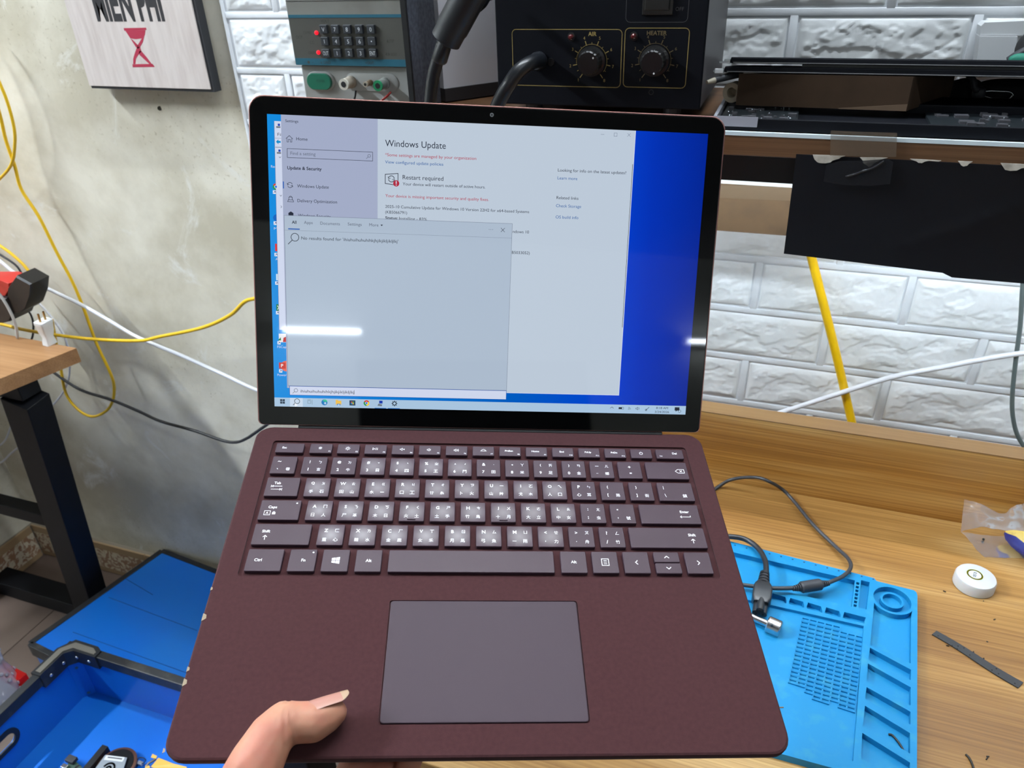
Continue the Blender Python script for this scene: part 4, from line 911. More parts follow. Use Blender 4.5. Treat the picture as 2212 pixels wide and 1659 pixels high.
icon('store_icon', [((30, 60, 90), lambda g: g.rect(-92.1, 16.1, -88.1, 19.7, za)), ((230, 90, 60), lambda g: g.rect(-91.0, 18.0, -90.2, 18.8, za + .00002)), ((120, 190, 60), lambda g: g.rect(-90.0, 18.0, -89.2, 18.8, za + .00002)), ((60, 160, 220), lambda g: g.rect(-91.0, 17.0, -90.2, 17.8, za + .00002)), ((240, 200, 60), lambda g: g.rect(-90.0, 17.0, -89.2, 17.8, za + .00002))])
def chrome(x, y, r, z): return [((214, 60, 50), lambda g: g.disc(x, y, r, z, 24)), ((40, 150, 80), lambda g: g.poly([(x, y)] + [(x + r * math.cos(a), y + r * math.sin(a)) for a in [PI * (.83 + .67 * i / 10) for i in range(11)]], z + .00002)),
    ((244, 200, 50), lambda g: g.poly([(x, y)] + [(x + r * math.cos(a), y + r * math.sin(a)) for a in [PI * (1.5 + .67 * i / 10) for i in range(11)]], z + .00002)), ((235, 240, 245), lambda g: g.disc(x, y, r * .48, z + .00004, 16)), ((60, 120, 220), lambda g: g.disc(x, y, r * .36, z + .00006, 16))]
icon('browser_ring_icon', chrome(-80.5, 18.0, 2.0, za))
icon('computer_icon', [((30, 60, 170), lambda g: g.rect(-71.9, 17.9, -69.6, 19.9, za)), ((110, 120, 130), lambda g: g.poly([(-73.1, 16.3), (-70.2, 16.0), (-69.8, 17.2), (-72.4, 17.8)], za + .00002))])
def gear(g): g.arc(-61.5, 18.1, 1.15, .5, z=za, n=18); [g.line([(-61.5 + 1.3 * math.cos(a), 18.1 + 1.3 * math.sin(a)), (-61.5 + 1.8 * math.cos(a), 18.1 + 1.8 * math.sin(a))], .5, za) for a in [i * PI / 4 for i in range(8)]]
icon('settings_gear_icon', [((34, 42, 54), gear)])
icon('taskbar_underline', [((40, 110, 190), lambda g: (g.rect(-75, 14.4, -67.2, 14.8, za), g.rect(-66, 14.4, -57.8, 14.8, za)))])
def tray(g):
    g.line([(88.6, 17.9), (89.8, 18.9), (91, 17.9)], .26, za); g.rect(94.6, 17.4, 97, 18.8, za); g.line([(97, 17.4), (98.1, 17.4), (98.1, 18.8), (97, 18.8)], .2, za)
    for r in (.6, 1.3, 2.0): g.arc(101.2, 17.0, r, .2, .2, 1.37, za, 8)
    g.line([(106.8, 18.4), (107.4, 18.4), (108.2, 19.1), (108.2, 17.1), (107.4, 17.8), (106.8, 17.8)], .22, za, True); g.arc(108.0, 18.1, 1.2, .2, -.7, .7, za, 6)
    g.line([(113.8, 16.8), (116.2, 19.2)], .3, za); g.arc(114.2, 17.2, .6, .24, z=za, n=10)
    g.poly([(134.6, 17.2), (138, 17.2), (138, 19.6), (134.6, 19.6)], za); g.poly([(135.4, 17.2), (136.4, 17.2), (135.4, 16.4)], za); g.arc(138.2, 16.8, .95, .22, z=za + .00002, n=14)
icon('tray_icons', [((36, 42, 54), tray)])
arrow = lambda x, y: [((236, 240, 246), lambda g: g.rect(x - 1.2, y - 1.1, x + .9, y + 1.1, zd)), ((30, 70, 150), lambda g: (g.line([(x - .7, y - .6), (x + .2, y + .4)], .3, zd + .00002), g.line([(x - .5, y + .5), (x + .4, y + .5), (x + .4, y - .4)], .3, zd + .00002)))]
z1 = ZL(0) + .00001
icon('desktop_shortcut', chrome(-138.1, 159.8, 2.1, z1) + arrow(-138.9, 156.4))
icon('desktop_shortcut', [((24, 100, 190), lambda g: g.disc(-138.2, 140.2, 2.2, z1, 18))] + arrow(-138.9, 136.8))
icon('desktop_shortcut', [((216, 48, 48), lambda g: g.rect(-139.6, 118.8, -136, 123.6, z1))] + arrow(-138.9, 116.6))
icon('desktop_shortcut', [((206, 228, 244), lambda g: g.rect(-139.4, 99.8, -136, 104.0, z1))] + arrow(-138.9, 98))
icon('desktop_shortcut', [((20, 120, 66), lambda g: g.rect(-139.8, 79.6, -136, 84, z1)), ((235, 240, 240), lambda g: (g.line([(-139.0, 83), (-137.4, 80.6)], .4, zd), g.line([(-137.4, 83), (-139.0, 80.6)], .4, zd)))] + arrow(-138.9, 78.4))
icon('desktop_shortcut', [((232, 232, 236), lambda g: g.rect(-138.6, 58.6, -133.6, 64.4, z1)), ((190, 52, 50), lambda g: g.poly([(-136, 58.8), (-133.6, 58.8), (-133.6, 62.6), (-135.6, 61.6)], z1 + .00001)), ((30, 130, 70), lambda g: g.poly([(-139.2, 59.8), (-137.2, 59.8), (-137.4, 62)], z1 + .00001))] + arrow(-138.4, 58.2))
icon('desktop_shortcut', [((226, 110, 92), lambda g: g.disc(-134.2, 42.4, 3.6, z1, 28)), ((200, 62, 52), lambda g: g.rect(-139.0, 40.6, -134.6, 44.8, z1 + .00001)), ((240, 240, 244), lambda g: g.glyph('P', -136.9, 42.7, 2.3, zd, True))] + arrow(-137.8, 39.0))
icon('window_icon', [((40, 70, 170), lambda g: (g.rect(-136, 197.4, -134.6, 198.8, Z2(1)), g.rect(-136, 181.6, -134.6, 183, Z2(1)))), ((110, 116, 126), lambda g: (g.rect(-137, 196.2, -134.4, 197.2, Z2(1)), g.rect(-137, 180.4, -134.4, 181.4, Z2(1)))), ((20, 140, 200), lambda g: (g.poly([(-137.4, 187.7), (-135.8, 189.2), (-135.8, 188.3), (-134.4, 188.3), (-134.4, 187.1), (-135.8, 187.1), (-135.8, 186.2)], Z2(1))))])
MB().lathe([(.0013, 0), (.0013, .00005)], 16, Matrix.Translation((-.0002, .2101, .00002))).build('webcam_ring', mat('webcam_grey', (120, 122, 126), .3), lid)
MB().lathe([(.0006, 0), (.0006, .0001)], 10, Matrix.Translation((-.0002, .2101, .00002))).build('webcam_lens', M_black, lid)

# ================================================================== HAND
hand = None
def hand_mesh():
    bm = bmesh.new()
    def blob(p, r, sc=(1, 1, 1)):
        M = Matrix.Translation(Vector(p) * mm) @ Matrix.Diagonal((r * sc[0] * mm, r * sc[1] * mm, r * sc[2] * mm, 1))
        bmesh.ops.create_icosphere(bm, subdivisions=2, radius=1, matrix=M)
    def chain(P, n=7, sc=(1, 1, 1)):
        for (a, ra), (b, rb) in zip(P[:-1], P[1:]):
            L = (Vector(b) - Vector(a)).length; k = max(2, int(L / 2.2))
            for i in range(k + 1): t = i / k; blob(Vector(a).lerp(Vector(b), t), ra + (rb - ra) * t, sc)
    # thumb
    chain([((-125, -262, -26), 16), ((-116, -243, -4), 15.5), ((-107, -226, 9), 13.2), ((-101.5, -213.5, 12.0), 11.2), ((-96.5, -207.0, 11.5), 10.4)])
    chain([((-96.5, -207.0, 11.5), 10.2), ((-90.5, -206.4, 10.2), 10.0), ((-84, -205.9, 9.6), 10.0), ((-78.5, -203.2, 8.8), 8.5), ((-74.4, -200.9, 8.5), 6.6)])
    # palm
    chain([((-150, -292, -52), 25), ((-128, -268, -40), 20), ((-112, -250, -33), 15)])
    chain([((-128, -268, -42), 19), ((-102, -258, -46), 15)]); chain([((-128, -270, -44), 18), ((-100, -268, -56), 13)]); chain([((-135, -278, -50), 18), ((-102, -282, -64), 12)])
    # fingers under the laptop, each with its own length and bend
    chain([((-112, -250, -33), 11), ((-92, -237, -31), 10), ((-72, -229.5, -26), 9), ((-55, -228.5, -22.5), 8.2), ((-47, -229, -21.5), 6.8)])
    chain([((-104, -256, -44), 10), ((-80, -232, -42), 9.5), ((-62, -206, -30), 8.8), ((-50, -190, -23), 8)])
    chain([((-100, -266, -54), 9.5), ((-74, -240, -56), 9), ((-54, -208, -38), 8.2), ((-44, -186, -23), 7.5)])
    chain([((-102, -280, -62), 8.8), ((-70, -256, -66), 8), ((-46, -226, -46), 7.2), ((-36, -206, -23), 6.6)])
    # wrist and forearm
    chain([((-150, -292, -52), 25), ((-176, -330, -78), 26), ((-230, -400, -130), 34)], sc=(1, 1, .85))
    me = bpy.data.meshes.new('hand'); bm.to_mesh(me); bm.free()
    o = bpy.data.objects.new('tmp_hand', me); COL.objects.link(o)
    m = o.modifiers.new('r', 'REMESH'); m.mode = 'VOXEL'; m.voxel_size = .0011
    m = o.modifiers.new('s', 'SMOOTH'); m.factor = .6; m.iterations = 9
    dg = bpy.context.evaluated_depsgraph_get(); ev = o.evaluated_get(dg); out = bpy.data.meshes.new_from_object(ev)
    bpy.data.objects.remove(o)
    for v in out.vertices:      # skin folds
        c = v.co
        def fold(p, d, w, dep, rad):
            q = c - Vector(p) * mm; s_ = abs(q.dot(Vector(d).normalized()))
            if s_ < w * mm and q.length < rad * mm: return v.normal * (-dep * mm * (1 - s_ / (w * mm)))
            return Vector()
        c2 = c + fold((-95.2, -206.6, 14), (1, .15, 0), .9, .55, 14) + fold((-93.2, -206.3, 14), (1, .25, 0), .7, .35, 12) + fold((-98, -206.9, 14), (1, 0, 0), .7, .3, 10)
        v.co = c2
    for p in out.polygons: p.use_smooth = True
    out.name = 'hand'; return out
sk = bpy.data.materials.new('skin'); sk.use_nodes = True; nts = sk.node_tree; bs_ = nts.nodes['Principled BSDF']
bs_.inputs['Roughness'].default_value = .55; bs_.inputs['Specular IOR Level'].default_value = .35; bs_.inputs['Subsurface Weight'].default_value = .25; bs_.inputs['Subsurface Scale'].default_value = .004; bs_.inputs['Subsurface Radius'].default_value = (1, .35, .2)
tcs = nts.nodes.new('ShaderNodeTexCoord'); ns = nts.nodes.new('ShaderNodeTexNoise'); ns.inputs['Scale'].default_value = 55; ns.inputs['Detail'].default_value = 3
rs_ = nts.nodes.new('ShaderNodeValToRGB'); rs_.color_ramp.elements[0].position = .35; rs_.color_ramp.elements[0].color = lin((186, 136, 110)); rs_.color_ramp.elements[1].position = .7; rs_.color_ramp.elements[1].color = lin((180, 116, 98))
ns2 = nts.nodes.new('ShaderNodeTexNoise'); ns2.inputs['Scale'].default_value = 900; bps = nts.nodes.new('ShaderNodeBump'); bps.inputs['Strength'].default_value = .12; bps.inputs['Distance'].default_value = .0003
nts.links.new(tcs.outputs['Object'], ns.inputs[0]); nts.links.new(ns.outputs[0], rs_.inputs[0]); nts.links.new(rs_.outputs[0], bs_.inputs['Base Color'])
nts.links.new(tcs.outputs['Object'], ns2.inputs[0]); nts.links.new(ns2.outputs[0], bps.inputs['Height']); nts.links.new(bps.outputs[0], bs_.inputs['Normal'])
hm_ = hand_mesh(); hm_.materials.clear()
hand = bpy.data.objects.new('hand', hm_); COL.objects.link(hand); hm_.materials.append(sk)
hand.matrix_world = Matrix.Translation(LT) @ LR.to_4x4()
tag(hand, 'left hand gripping the laptop front edge, thumb with long nail on top', 'hand')
# nails
M_nail = mat('thumb_nail', (180, 130, 116), .22, coat=.4)
M_ntip = mat('nail_tip', (180, 152, 126), .25, coat=.4)
def nail(name, o, a, n, L, R, span, u0, u1, m, parent, tipcurve=1.0):
    a = Vector(a).normalized(); n = Vector(n); n = (n - a * n.dot(a)).normalized(); l = a.cross(n)
    g_ = MB(); g_.flat = True; NU, NV = 12, 12; vs = []
    for k in range(2):
        for i in range(NU + 1):
            u = u0 + (u1 - u0) * i / NU
            wv = 1.0
            if u > .72: wv = math.sqrt(max(0.0, 1 - ((u - .72) / .30) ** 2)) * .9 + .1 * (1 - (u - .72) / .28)
            if u < .15: wv = math.sqrt(max(0, 1 - ((.15 - u) / .17) ** 2))
            for j in range(NV + 1):
                t = (-1 + 2 * j / NV) * span * wv; r = R * (1 - .10 * u)
                p = Vector(o) + a * (u * L) + (n * math.cos(t) + l * math.sin(t)) * (r - k * .5) - n * (.9 * (u ** 2))
                vs.append(p * mm)
    w = NV + 1; K = (NU + 1) * w; fs = []
    for i in range(NU):
        for j in range(NV):
            q = (i * w + j, i * w + j + 1, (i + 1) * w + j + 1, (i + 1) * w + j); fs.append(q); fs.append(tuple(x + K for x in reversed(q)))
    o_ = g_.add(vs, fs).build(name, m, parent, smooth=True); return o_
na, nn = (1, .48, -.10), (-.30, .62, .72)
nail('nail', (-84.2, -204.9, 9.9), na, nn, 19.5, 8.7, .80, 0, .80, M_nail, hand)
nail('nail_tip', (-84.2, -204.9, 9.9), na, nn, 19.5, 8.7, .80, .80, 1.0, M_ntip, hand)
nail('nail', (-53, -229, -21.5), (1, -.05, .1), (0, -.8, -.6), 9, 8.0, .8, 0, 1, M_nail, hand)

# ================================================================== INSTRUMENTS ON THE SHELF
def panel(o, y, s=1.0):
    """flat print frame on a plane facing the viewer at depth y (x right, z up)"""
    return Matrix(((s, 0, 0, o.x), (0, 0, -1, y), (0, s, 0, o.z), (0, 0, 0, 1)))
# ---- bench power supply
PYY = .775
def Q(px, py, y=PYY): return PY(px, py, y)
ps = thing('power_supply', 'grey bench power supply with a numeric keypad and teal stripes', 'power supply', (-.47, .87, SZ))
M_psu = mat('warm_grey_plastic', (126, 126, 120), .55, noise=((112, 110, 103), 25, .45, .75))
M_psb = mat('psu_case_grey', (128, 130, 130), .55)
lx, rx = Q(638, 140).x, Q(874, 150).x + .006
zt = H + .06; zs = Q(760, 143).z; zb = SZ + .006
MB().box((lx + .006, PYY + .012, zb), (rx - .001, .985, zt), bev=.002).build('case', M_psb, ps)
MB().box((lx, PYY, zs), (rx, PYY + .013, zt), bev=.0015).build('upper_bezel', M_psu, ps)
MB().box((lx + .004, PYY + .004, zb), (rx, PYY + .016, zs - .0006), bev=.0015).build('lower_panel', mat('psu_light_grey', (146, 148, 146), .5, noise=((134, 134, 128), 30, .4, .7)), ps)
for x in (lx + .015, rx - .015):
    for y in (.80, .96): MB().cyl((x, y, SZ + .0004), (x, y, zb), .006, n=12).build('foot', M_black, ps)
y1 = PYY - .0006
def prect(px0, py0, px1, py1, y, th=.0006):
    a = Q(px0, py0, y); b = Q(px1, py1, y); return (a.x, y, b.z), (b.x, y + th, a.z)
xl = lx + .0016; xr = rx - .0008
za_, zb_, zc_, zd_ = Q(760, 31).z, Q(760, 38).z, Q(760, 127).z, Q(760, 142).z
MB().box((xl, y1, zd_), (xr, PYY, za_)).build('keypad_membrane', mat('dark_grey_membrane', (74, 74, 69), .5), ps)
MB().box((xl, y1 - .0003, zb_), (xr, y1, za_)).build('teal_stripe', mat('teal_print', (28, 92, 112), .45), ps)
MB().box((xl, y1 - .0003, zd_), (xr, y1, zc_)).build('teal_stripe', MATS['teal_print'], ps)
# upper seam line
MB().box((xl, PYY - .0004, Q(760, 0).z), (xr, PYY, Q(760, 1.2).z)).build('seam', mat('seam_dark', (60, 60, 58), .7), ps)
M_kcap = mat('keypad_key', (44, 48, 54), .45); M_kink = mat('keypad_white_ink', (206, 212, 216), .5)
ROWS = [(315, (1115, 1240, 1370, 1500, 1628), 'V7890'), (445, (1128, 1254, 1385, 1510, 1638), 'I456•'), (573, (1143, 1266, 1394, 1520, 1650), ('OUT', '1', '2', '3', 'ENT'))]
for cy0, xs, ls in ROWS:
    for cx0, l in zip(xs, ls):
        p = Q(480 + cx0 / 5.027, cy0 / 5.027, y1); hw = .0045
        k = MB().box((p.x - hw, y1 - .0036, p.z - hw * .95), (p.x + hw, y1, p.z + hw * .95), bev=.0006).build('keypad_key', M_kcap, ps)
        f = Flat(panel(Vector((p.x, 0, p.z)), y1 - .0037))
        if l == '•': f.disc(0, 0, .0007)
        else: f.text(l, 0, -.0021, .0058, .0066 if len(l) > 1 else None, 'c', 0, False)
        f.build('legend', M_kink, k)
M_led = emit('red_indicator_light', (255, 24, 44), 1.6, (120, 0, 0), .3)
for a, b in ((1026, 355), (1048, 569)):
    p = Q(480 + a / 5.027, b / 5.027, y1); MB().lathe([(.0021, 0), (.0021, .0012), (.0014, .0024), (.0003, .0028)], 14, frame((p.x, y1, p.z), (0, -1, 0))).build('indicator_light', M_led, ps, smooth='auto')
f = Flat(Matrix.Identity(4))
M_dim = mat('faded_dark_ink', (58, 58, 54), .6)
def ptext(s_, a, b, size, w=None, m=M_dim, nm='panel_text', y=y1 - .0002, par=None, al='c', bold=False):
    p = Q(480 + a / 5.027, b / 5.027, y); Flat(panel(p, y)).text(s_, 0, -size * .35, size, w, al, 0, bold).build(nm, m, par or ps)
ptext('CV/PRE', 925, 355, .0042, .010); ptext('OCP', 835, 402, .0042); ptext('CC', 975, 460, .0042); ptext('OUT', 975, 572, .0042); ptext('▲STEP', 1825, 445, .0042, .009); ptext('◄ ► RESET', 1835, 590, .0042, .014)
ptext('VOLT', 1115, 228, .0042)
ptext('─●  −', 940, 677, .004, None, M_dim, y=y1 - .0006); ptext('⏚ GND', 1120, 677, .004, None, M_dim, y=y1 - .0006); ptext('+OUT', 1600, 683, .004, None, M_dim, y=y1 - .0006)
# rocker
yp = PYY + .004
def stadium(px0, py0, px1, py1, y):
    a, b = Q(px0, py0, y), Q(px1, py1, y); return rrect(a.x, b.z, b.x, a.z, abs(a.z - b.z) / 2 - 1e-4, 8)
def slab_y(pts, y0, y1_, ins=0.0, cx=None, cz=None):
    m_ = MB(); cx = sum(p[0] for p in pts) / len(pts); cz = sum(p[1] for p in pts) / len(pts)
    sc = lambda p, k: (cx + (p[0] - cx) * k, cz + (p[1] - cz) * k)
    m_.loft([[(p[0], y1_, p[1]) for p in pts], [(p[0], y0 + .0008, p[1]) for p in pts], [(sc(p, .93)[0], y0, sc(p, .93)[1]) for p in pts]]); return m_
slab_y(stadium(480 + 915 / 5.027, 772 / 5.027, 480 + 1240 / 5.027, 990 / 5.027, yp), yp - .0022, yp + .002).build('switch_bezel', MATS['psu_light_grey'], ps, smooth='auto')
sw = slab_y(stadium(480 + 925 / 5.027, 790 / 5.027, 480 + 1218 / 5.027, 972 / 5.027, yp), yp - .0048, yp).build('power_switch', mat('green_switch', (22, 100, 78), .3, coat=.3), ps, smooth='auto')
p = Q(480 + 1070 / 5.027, 880 / 5.027, yp - .005); Flat(panel(p, yp - .0051)).text('POWER', 0, -.0012, .0038, .0105, 'c', 0, True).build('embossed_text', mat('green_emboss', (16, 78, 62), .5), sw)
slab_y(stadium(480 + 1330 / 5.027, 790 / 5.027, 480 + 1925 / 5.027, 1000 / 5.027, yp), yp - .0015, yp + .002).build('terminal_plate', MATS['psu_light_grey'], ps, smooth='auto')
def post(a, b, m, mring, r, L, nm='binding_post'):
    yf = yp - L; p = Q(480 + a / 5.027, b / 5.027, yf)
    o = MB().lathe([(r * 1.06, 0), (r * 1.06, L * .25), (r * .92, L * .3), (r * .92, L * .92), (r * .86, L)], 20, frame((p.x, yp, p.z), (0, -1, 0))).build(nm, m, ps, smooth='auto')
    MB().lathe([(r * .95, 0), (r * .95, .002), (r * .55, .002)], 20, frame((p.x, yf + .0004, p.z), (0, -1, 0))).build('cap_ring', mring, o, smooth='auto')
    MB().cyl((p.x, yf - .0005, p.z), (p.x, yf - .0018, p.z), r * .5, n=14).build('post_hole', MATS['pure_dark'], o); return p
M_pst = mat('aged_ivory_plastic', (150, 142, 128), .45); M_psl = mat('ivory_ring', (196, 192, 180), .4)
p1_ = post(1325, 915, M_pst, M_psl, .0062, .017); p2_ = post(1560, 915, mat('bronze_post', (110, 90, 66), .4), M_pst, .0030, .012); p3_ = post(1695, 930, mat('clear_grey_post', (120, 124, 120), .35), mat('green_ring', (26, 120, 78), .3), .0058, .017)
tag(MB().tube([Q(480 + 1450 / 5.027, 985 / 5.027, yp - .004), Q(480 + 1443 / 5.027, 1040 / 5.027, yp - .006), Q(480 + 1420 / 5.027, 1120 / 5.027, yp - .008), Q(480 + 1400 / 5.027, 1180 / 5.027, yp - .012)], .0012, 6, 4).build('black_test_lead', M_black, None, smooth=True), 'thin black lead hanging from the ivory terminal of the power supply', 'wire')
tag(MB().tube([Q(480 + 1830 / 5.027, 1000 / 5.027, yp - .004), Q(480 + 1790 / 5.027, 1045 / 5.027, yp - .008), Q(480 + 1735 / 5.027, 1090 / 5.027, yp - .010), Q(480 + 1690 / 5.027, 1150 / 5.027, yp - .012)], .0013, 6, 4).build('red_test_lead', mat('red_wire', (150, 34, 30), .4), None, smooth=True), 'thin red lead hanging from the green terminal of the power supply', 'wire')
# ---- dark divider and white panel
yd = .758
a, b = Q(853, 0, yd), Q(886, 218, yd)
dv = thing('steel_divider', 'black edged dark steel panel standing between power supply and hot air station', 'panel', (b.x, .85, SZ))
MB().box((b.x - .0010, yd, SZ + .0006), (b.x + .0045, yd + .004, H + .12)).build('black_edge', M_black, dv)
MB().box((b.x - .0010, yd + .0042, SZ + .0006), (b.x + .0045, .826, H + .12)).build('steel_sheet', mat('speckled_dark_steel', (84, 88, 98), .5, noise=((62, 66, 76), 220, .4, .6)), dv)
w1, w2 = PZ(1085, 198, SZ + .003), PZ(915, 222, SZ + .003)
wp = thing('white_case', 'plain white instrument case with a dark foot band behind the hot air handle', 'case', ((w1 + w2) / 2))
d_ = (w2 - w1); nrm = Vector((-d_.y, d_.x, 0)).normalized(); nrm = -nrm if nrm.y < 0 else nrm
w2 = w1 + d_ * .74; w1 = w1 - d_ * .1
def quadbox(a, b, n, t, z0, z1):
    P = [a, b, b + n * t, a + n * t]; return MB().loft([[Vector((p.x, p.y, z0)) for p in P], [Vector((p.x, p.y, z1)) for p in P]])
quadbox(w1, w2, nrm, .03, SZ + .015, H + .12).build('case_panel', mat('cool_white_case', (232, 232, 238), .45), wp)
quadbox(w1 - nrm * .002, w2 - nrm * .002, nrm, .034, SZ + .001, SZ + .015).build('foot_band', mat('dark_band', (46, 44, 46), .6), wp)
# ---- hot air station
SYY = .772
M_st = mat('station_navy_black', (7, 9, 16), .55, spec=.12, noise=((11, 13, 20), 14, .4, .7))
st_ = thing('hot_air_station', 'black hot air rework station with AIR and HEATER dials', 'rework station', (-.19, .87, SZ))
sxl, sxr = Q(1074, 150, SYY).x, Q(1519, 150, SYY).x
MB().box((sxl, SYY, SZ + .014), (sxr, SYY + .004, H + .16), bev=.0012).build('front_panel', M_st, st_)
MB().box((sxl + .0005, SYY + .0042, SZ + .014), (sxr - .0005, .965, H + .16), bev=.001).build('case', mat('station_case_grey', (74, 70, 74), .42), st_)
for x in (sxl + .03, sxr - .03):
    for y in (.80, .94): MB().cyl((x, y, SZ + .0004), (x, y, SZ + .014), .009, n=14).build('foot', M_rubber, st_)
ysf = SYY - .00025
def S5(a, b, y=ysf): return PY(860 + a / 2.836, b / 2.836, y)
M_gold = mat('gold_print', (150, 130, 74), .5); M_dimp = mat('dim_grey_print', (60, 60, 62), .5)
def outline(pts_px, m, w, r=.004):
    a, b = S5(*pts_px[0]), S5(*pts_px[1]); f = Flat(panel(Vector((0, 0, 0)), ysf)); f.line(rrect(a.x, b.z, b.x, a.z, r, 4), w, 0, True); f.build('panel_outline', m, st_)
outline(((697, 180), (1360, 537)), M_gold, .0006); outline(((1392, 172), (1758, 541)), M_gold, .0006); outline(((1405, -140), (1772, 136)), M_dimp, .0005)
M_knob = mat('knob_black', (10, 10, 12), .3, coat=.15)
def dial(a, b, title, tx, ty, m, ptr):
    c = S5(a, b); f = Flat(panel(c, ysf)); R = .0152
    f.arc(0, 0, R, .0004, math.radians(-38), math.radians(188), 0, 30)
    for i in range(15):
        ang = math.radians(233 - i * (286 / 14)); big = i % 2 == 0; r0 = R if not big else R - .0002; r1 = R + (.0036 if big else .0016)
        f.line([(r0 * math.cos(ang), r0 * math.sin(ang)), (r1 * math.cos(ang), r1 * math.sin(ang))], .00075 if big else .0004)
        if big:
            rt = R + .0066; f.text(str(i // 2 + 1), rt * math.cos(ang), rt * math.sin(ang) - .0013, .0040, None, 'c')
    f.build('dial_scale', m, st_)
    t = S5(tx, ty); Flat(panel(t, ysf)).text(title, 0, -.0017, .0052, None, 'c', 0, True).build('panel_text', m, st_)
    kn = MB(); base = frame((c.x, SYY, c.z), (0, -1, 0)); n = 40; rings = []
    for r, z in ((.0138, 0), (.0138, .003), (.0112, .0035), (.0106, .0135), (.0095, .0150)):
        rings.append([(r * (1 + (.035 if (i % 2 and z > .003) else 0)) * math.cos(2 * PI * i / n), r * (1 + (.035 if (i % 2 and z > .003) else 0)) * math.sin(2 * PI * i / n), z) for i in range(n)])
    k = kn.loft(rings, M=base).build('dial_knob', M_knob, st_)
    pp = PY(860 + ptr[0] / 2.836, ptr[1] / 2.836, SYY - .0152); g = Flat(panel(pp, SYY - .01525)); g.poly([(-.0009, 0), (0, -.0011), (.0009, 0), (0, .0011)]); g.build('pointer_mark', mat('white_dot', (235, 235, 235), .5), k)
dial(1185, 375, 'AIR', 1190, 208, M_gold, (1194, 356)); dial(1572, 372, 'HEATER', 1585, 203, mat('dim_gold_print', (100, 86, 56), .5), (1566, 451))
for a, b in ((1060, 226), (1444, 222)):
    c = S5(a, b); MB().lathe([(.0040, 0), (.0038, .0008), (.0026, .0010)], 16, frame((c.x, SYY, c.z), (0, -1, 0))).build('lamp_collar', M_knob, st_, smooth='auto')
    MB().lathe([(.0026, 0), (.0024, .002), (.0012, .0032)], 14, frame((c.x, SYY - .0006, c.z), (0, -1, 0))).build('lamp_lens', mat('dark_red_lens', (70, 10, 16), .15, coat=.6), st_, smooth='auto')
a, b = S5(1503, -60), S5(1684, 90)
MB().box((a.x, SYY - .002, b.z), (b.x, SYY + .001, a.z), bev=.0006).build('switch_frame', M_knob, st_)
a, b = S5(1520, -50), S5(1664, 62)
swo = MB().box((a.x, SYY - .0045, b.z), (b.x, SYY - .0021, a.z), bev=.0008).build('rocker_switch', M_knob, st_)
p = S5(1725, 55); Flat(panel(p, ysf)).text('OFF', 0, -.0015, .0045, None, 'c').build('panel_text', M_dimp, st_)
c = S5(936, 380); MB().lathe([(.0038, 0), (.0036, .0016), (.001, .0018)], 14, frame((c.x, SYY, c.z), (0, -1, 0))).build('panel_screw', M_knob, st_, smooth='auto')
# badge under the panel
q = S5(1550, 565); Flat(panel(q, ysf)).arc(0, 0, .0022, .0003, z=0, n=14).build('faint_stamp', M_dimp, st_)
# hose from the panel
M_hose = mat('black_hose', (20, 23, 28), .35)
hs = thing('air_hose', 'black ribbed air hose coming out of the hot air station front', 'hose', S5(850, 370))
c = S5(850, 372, SYY)
MB().tube([PY(1168, 130, SYY - .003), PY(1150, 134, .742), PY(1122, 152, .728), PY(1098, 185, .722), PY(1078, 220, .722), PY(1062, 262, .724), PY(1050, 320, .724)], .0068, 14, 6).build('hose', M_hose, hs, smooth=True)
MB().lathe([(.0088, 0), (.0088, .006), (.0074, .0085)], 18, frame((c.x + .003, SYY, c.z), (-.25, -1, 0))).build('hose_collar', M_hose, hs, smooth='auto')
# hot air gun hanging left of the station
hg = thing('hot_air_gun', 'black cylindrical hot air gun handle hanging beside the station with its cable', 'hot air gun', PY(965, 90, .72))
a, b = PY(1046, -70, .70), PY(962, 88, .70); L = (b - a).length
MB().lathe([(.0150, 0), (.0150, L * .80), (.0142, L * .84), (.0142, L * .985), (.0125, L), (.0072, L * 1.005)], 28, frame(a, b - a)).build('handle_body', mat('handle_grey_black', (22, 25, 30), .42), hg, smooth='auto')
MB().lathe([(.0066, 0), (.0072, .010), (.0075, .020), (.0064, .022)], 16, frame(b + (b - a).normalized() * -.002, PY(948, 130, .70) - b)).build('strain_relief', M_hose, hg, smooth='auto')
MB().tube([PY(956, 96, .70), PY(946, 128, .70), PY(936, 165, .70), PY(931, 205, .70), PY(928, 250, .70), PY(930, 320, .702)], .0060, 14, 5).build('cable', M_hose, hg, smooth=True)
MB().tube([PY(1032, 18, .715), PY(1043, 8, .72), PY(1052, -6, .73), PY(1062, -10, .755)], .004, 8, 5).build('holder_hook', M_satin, hg, smooth=True)
MB().box((sxl - .030, .745, H + .0), (sxl - .0006, .775, H + .012), bev=.001).build('holder_arm', M_satin, hg)

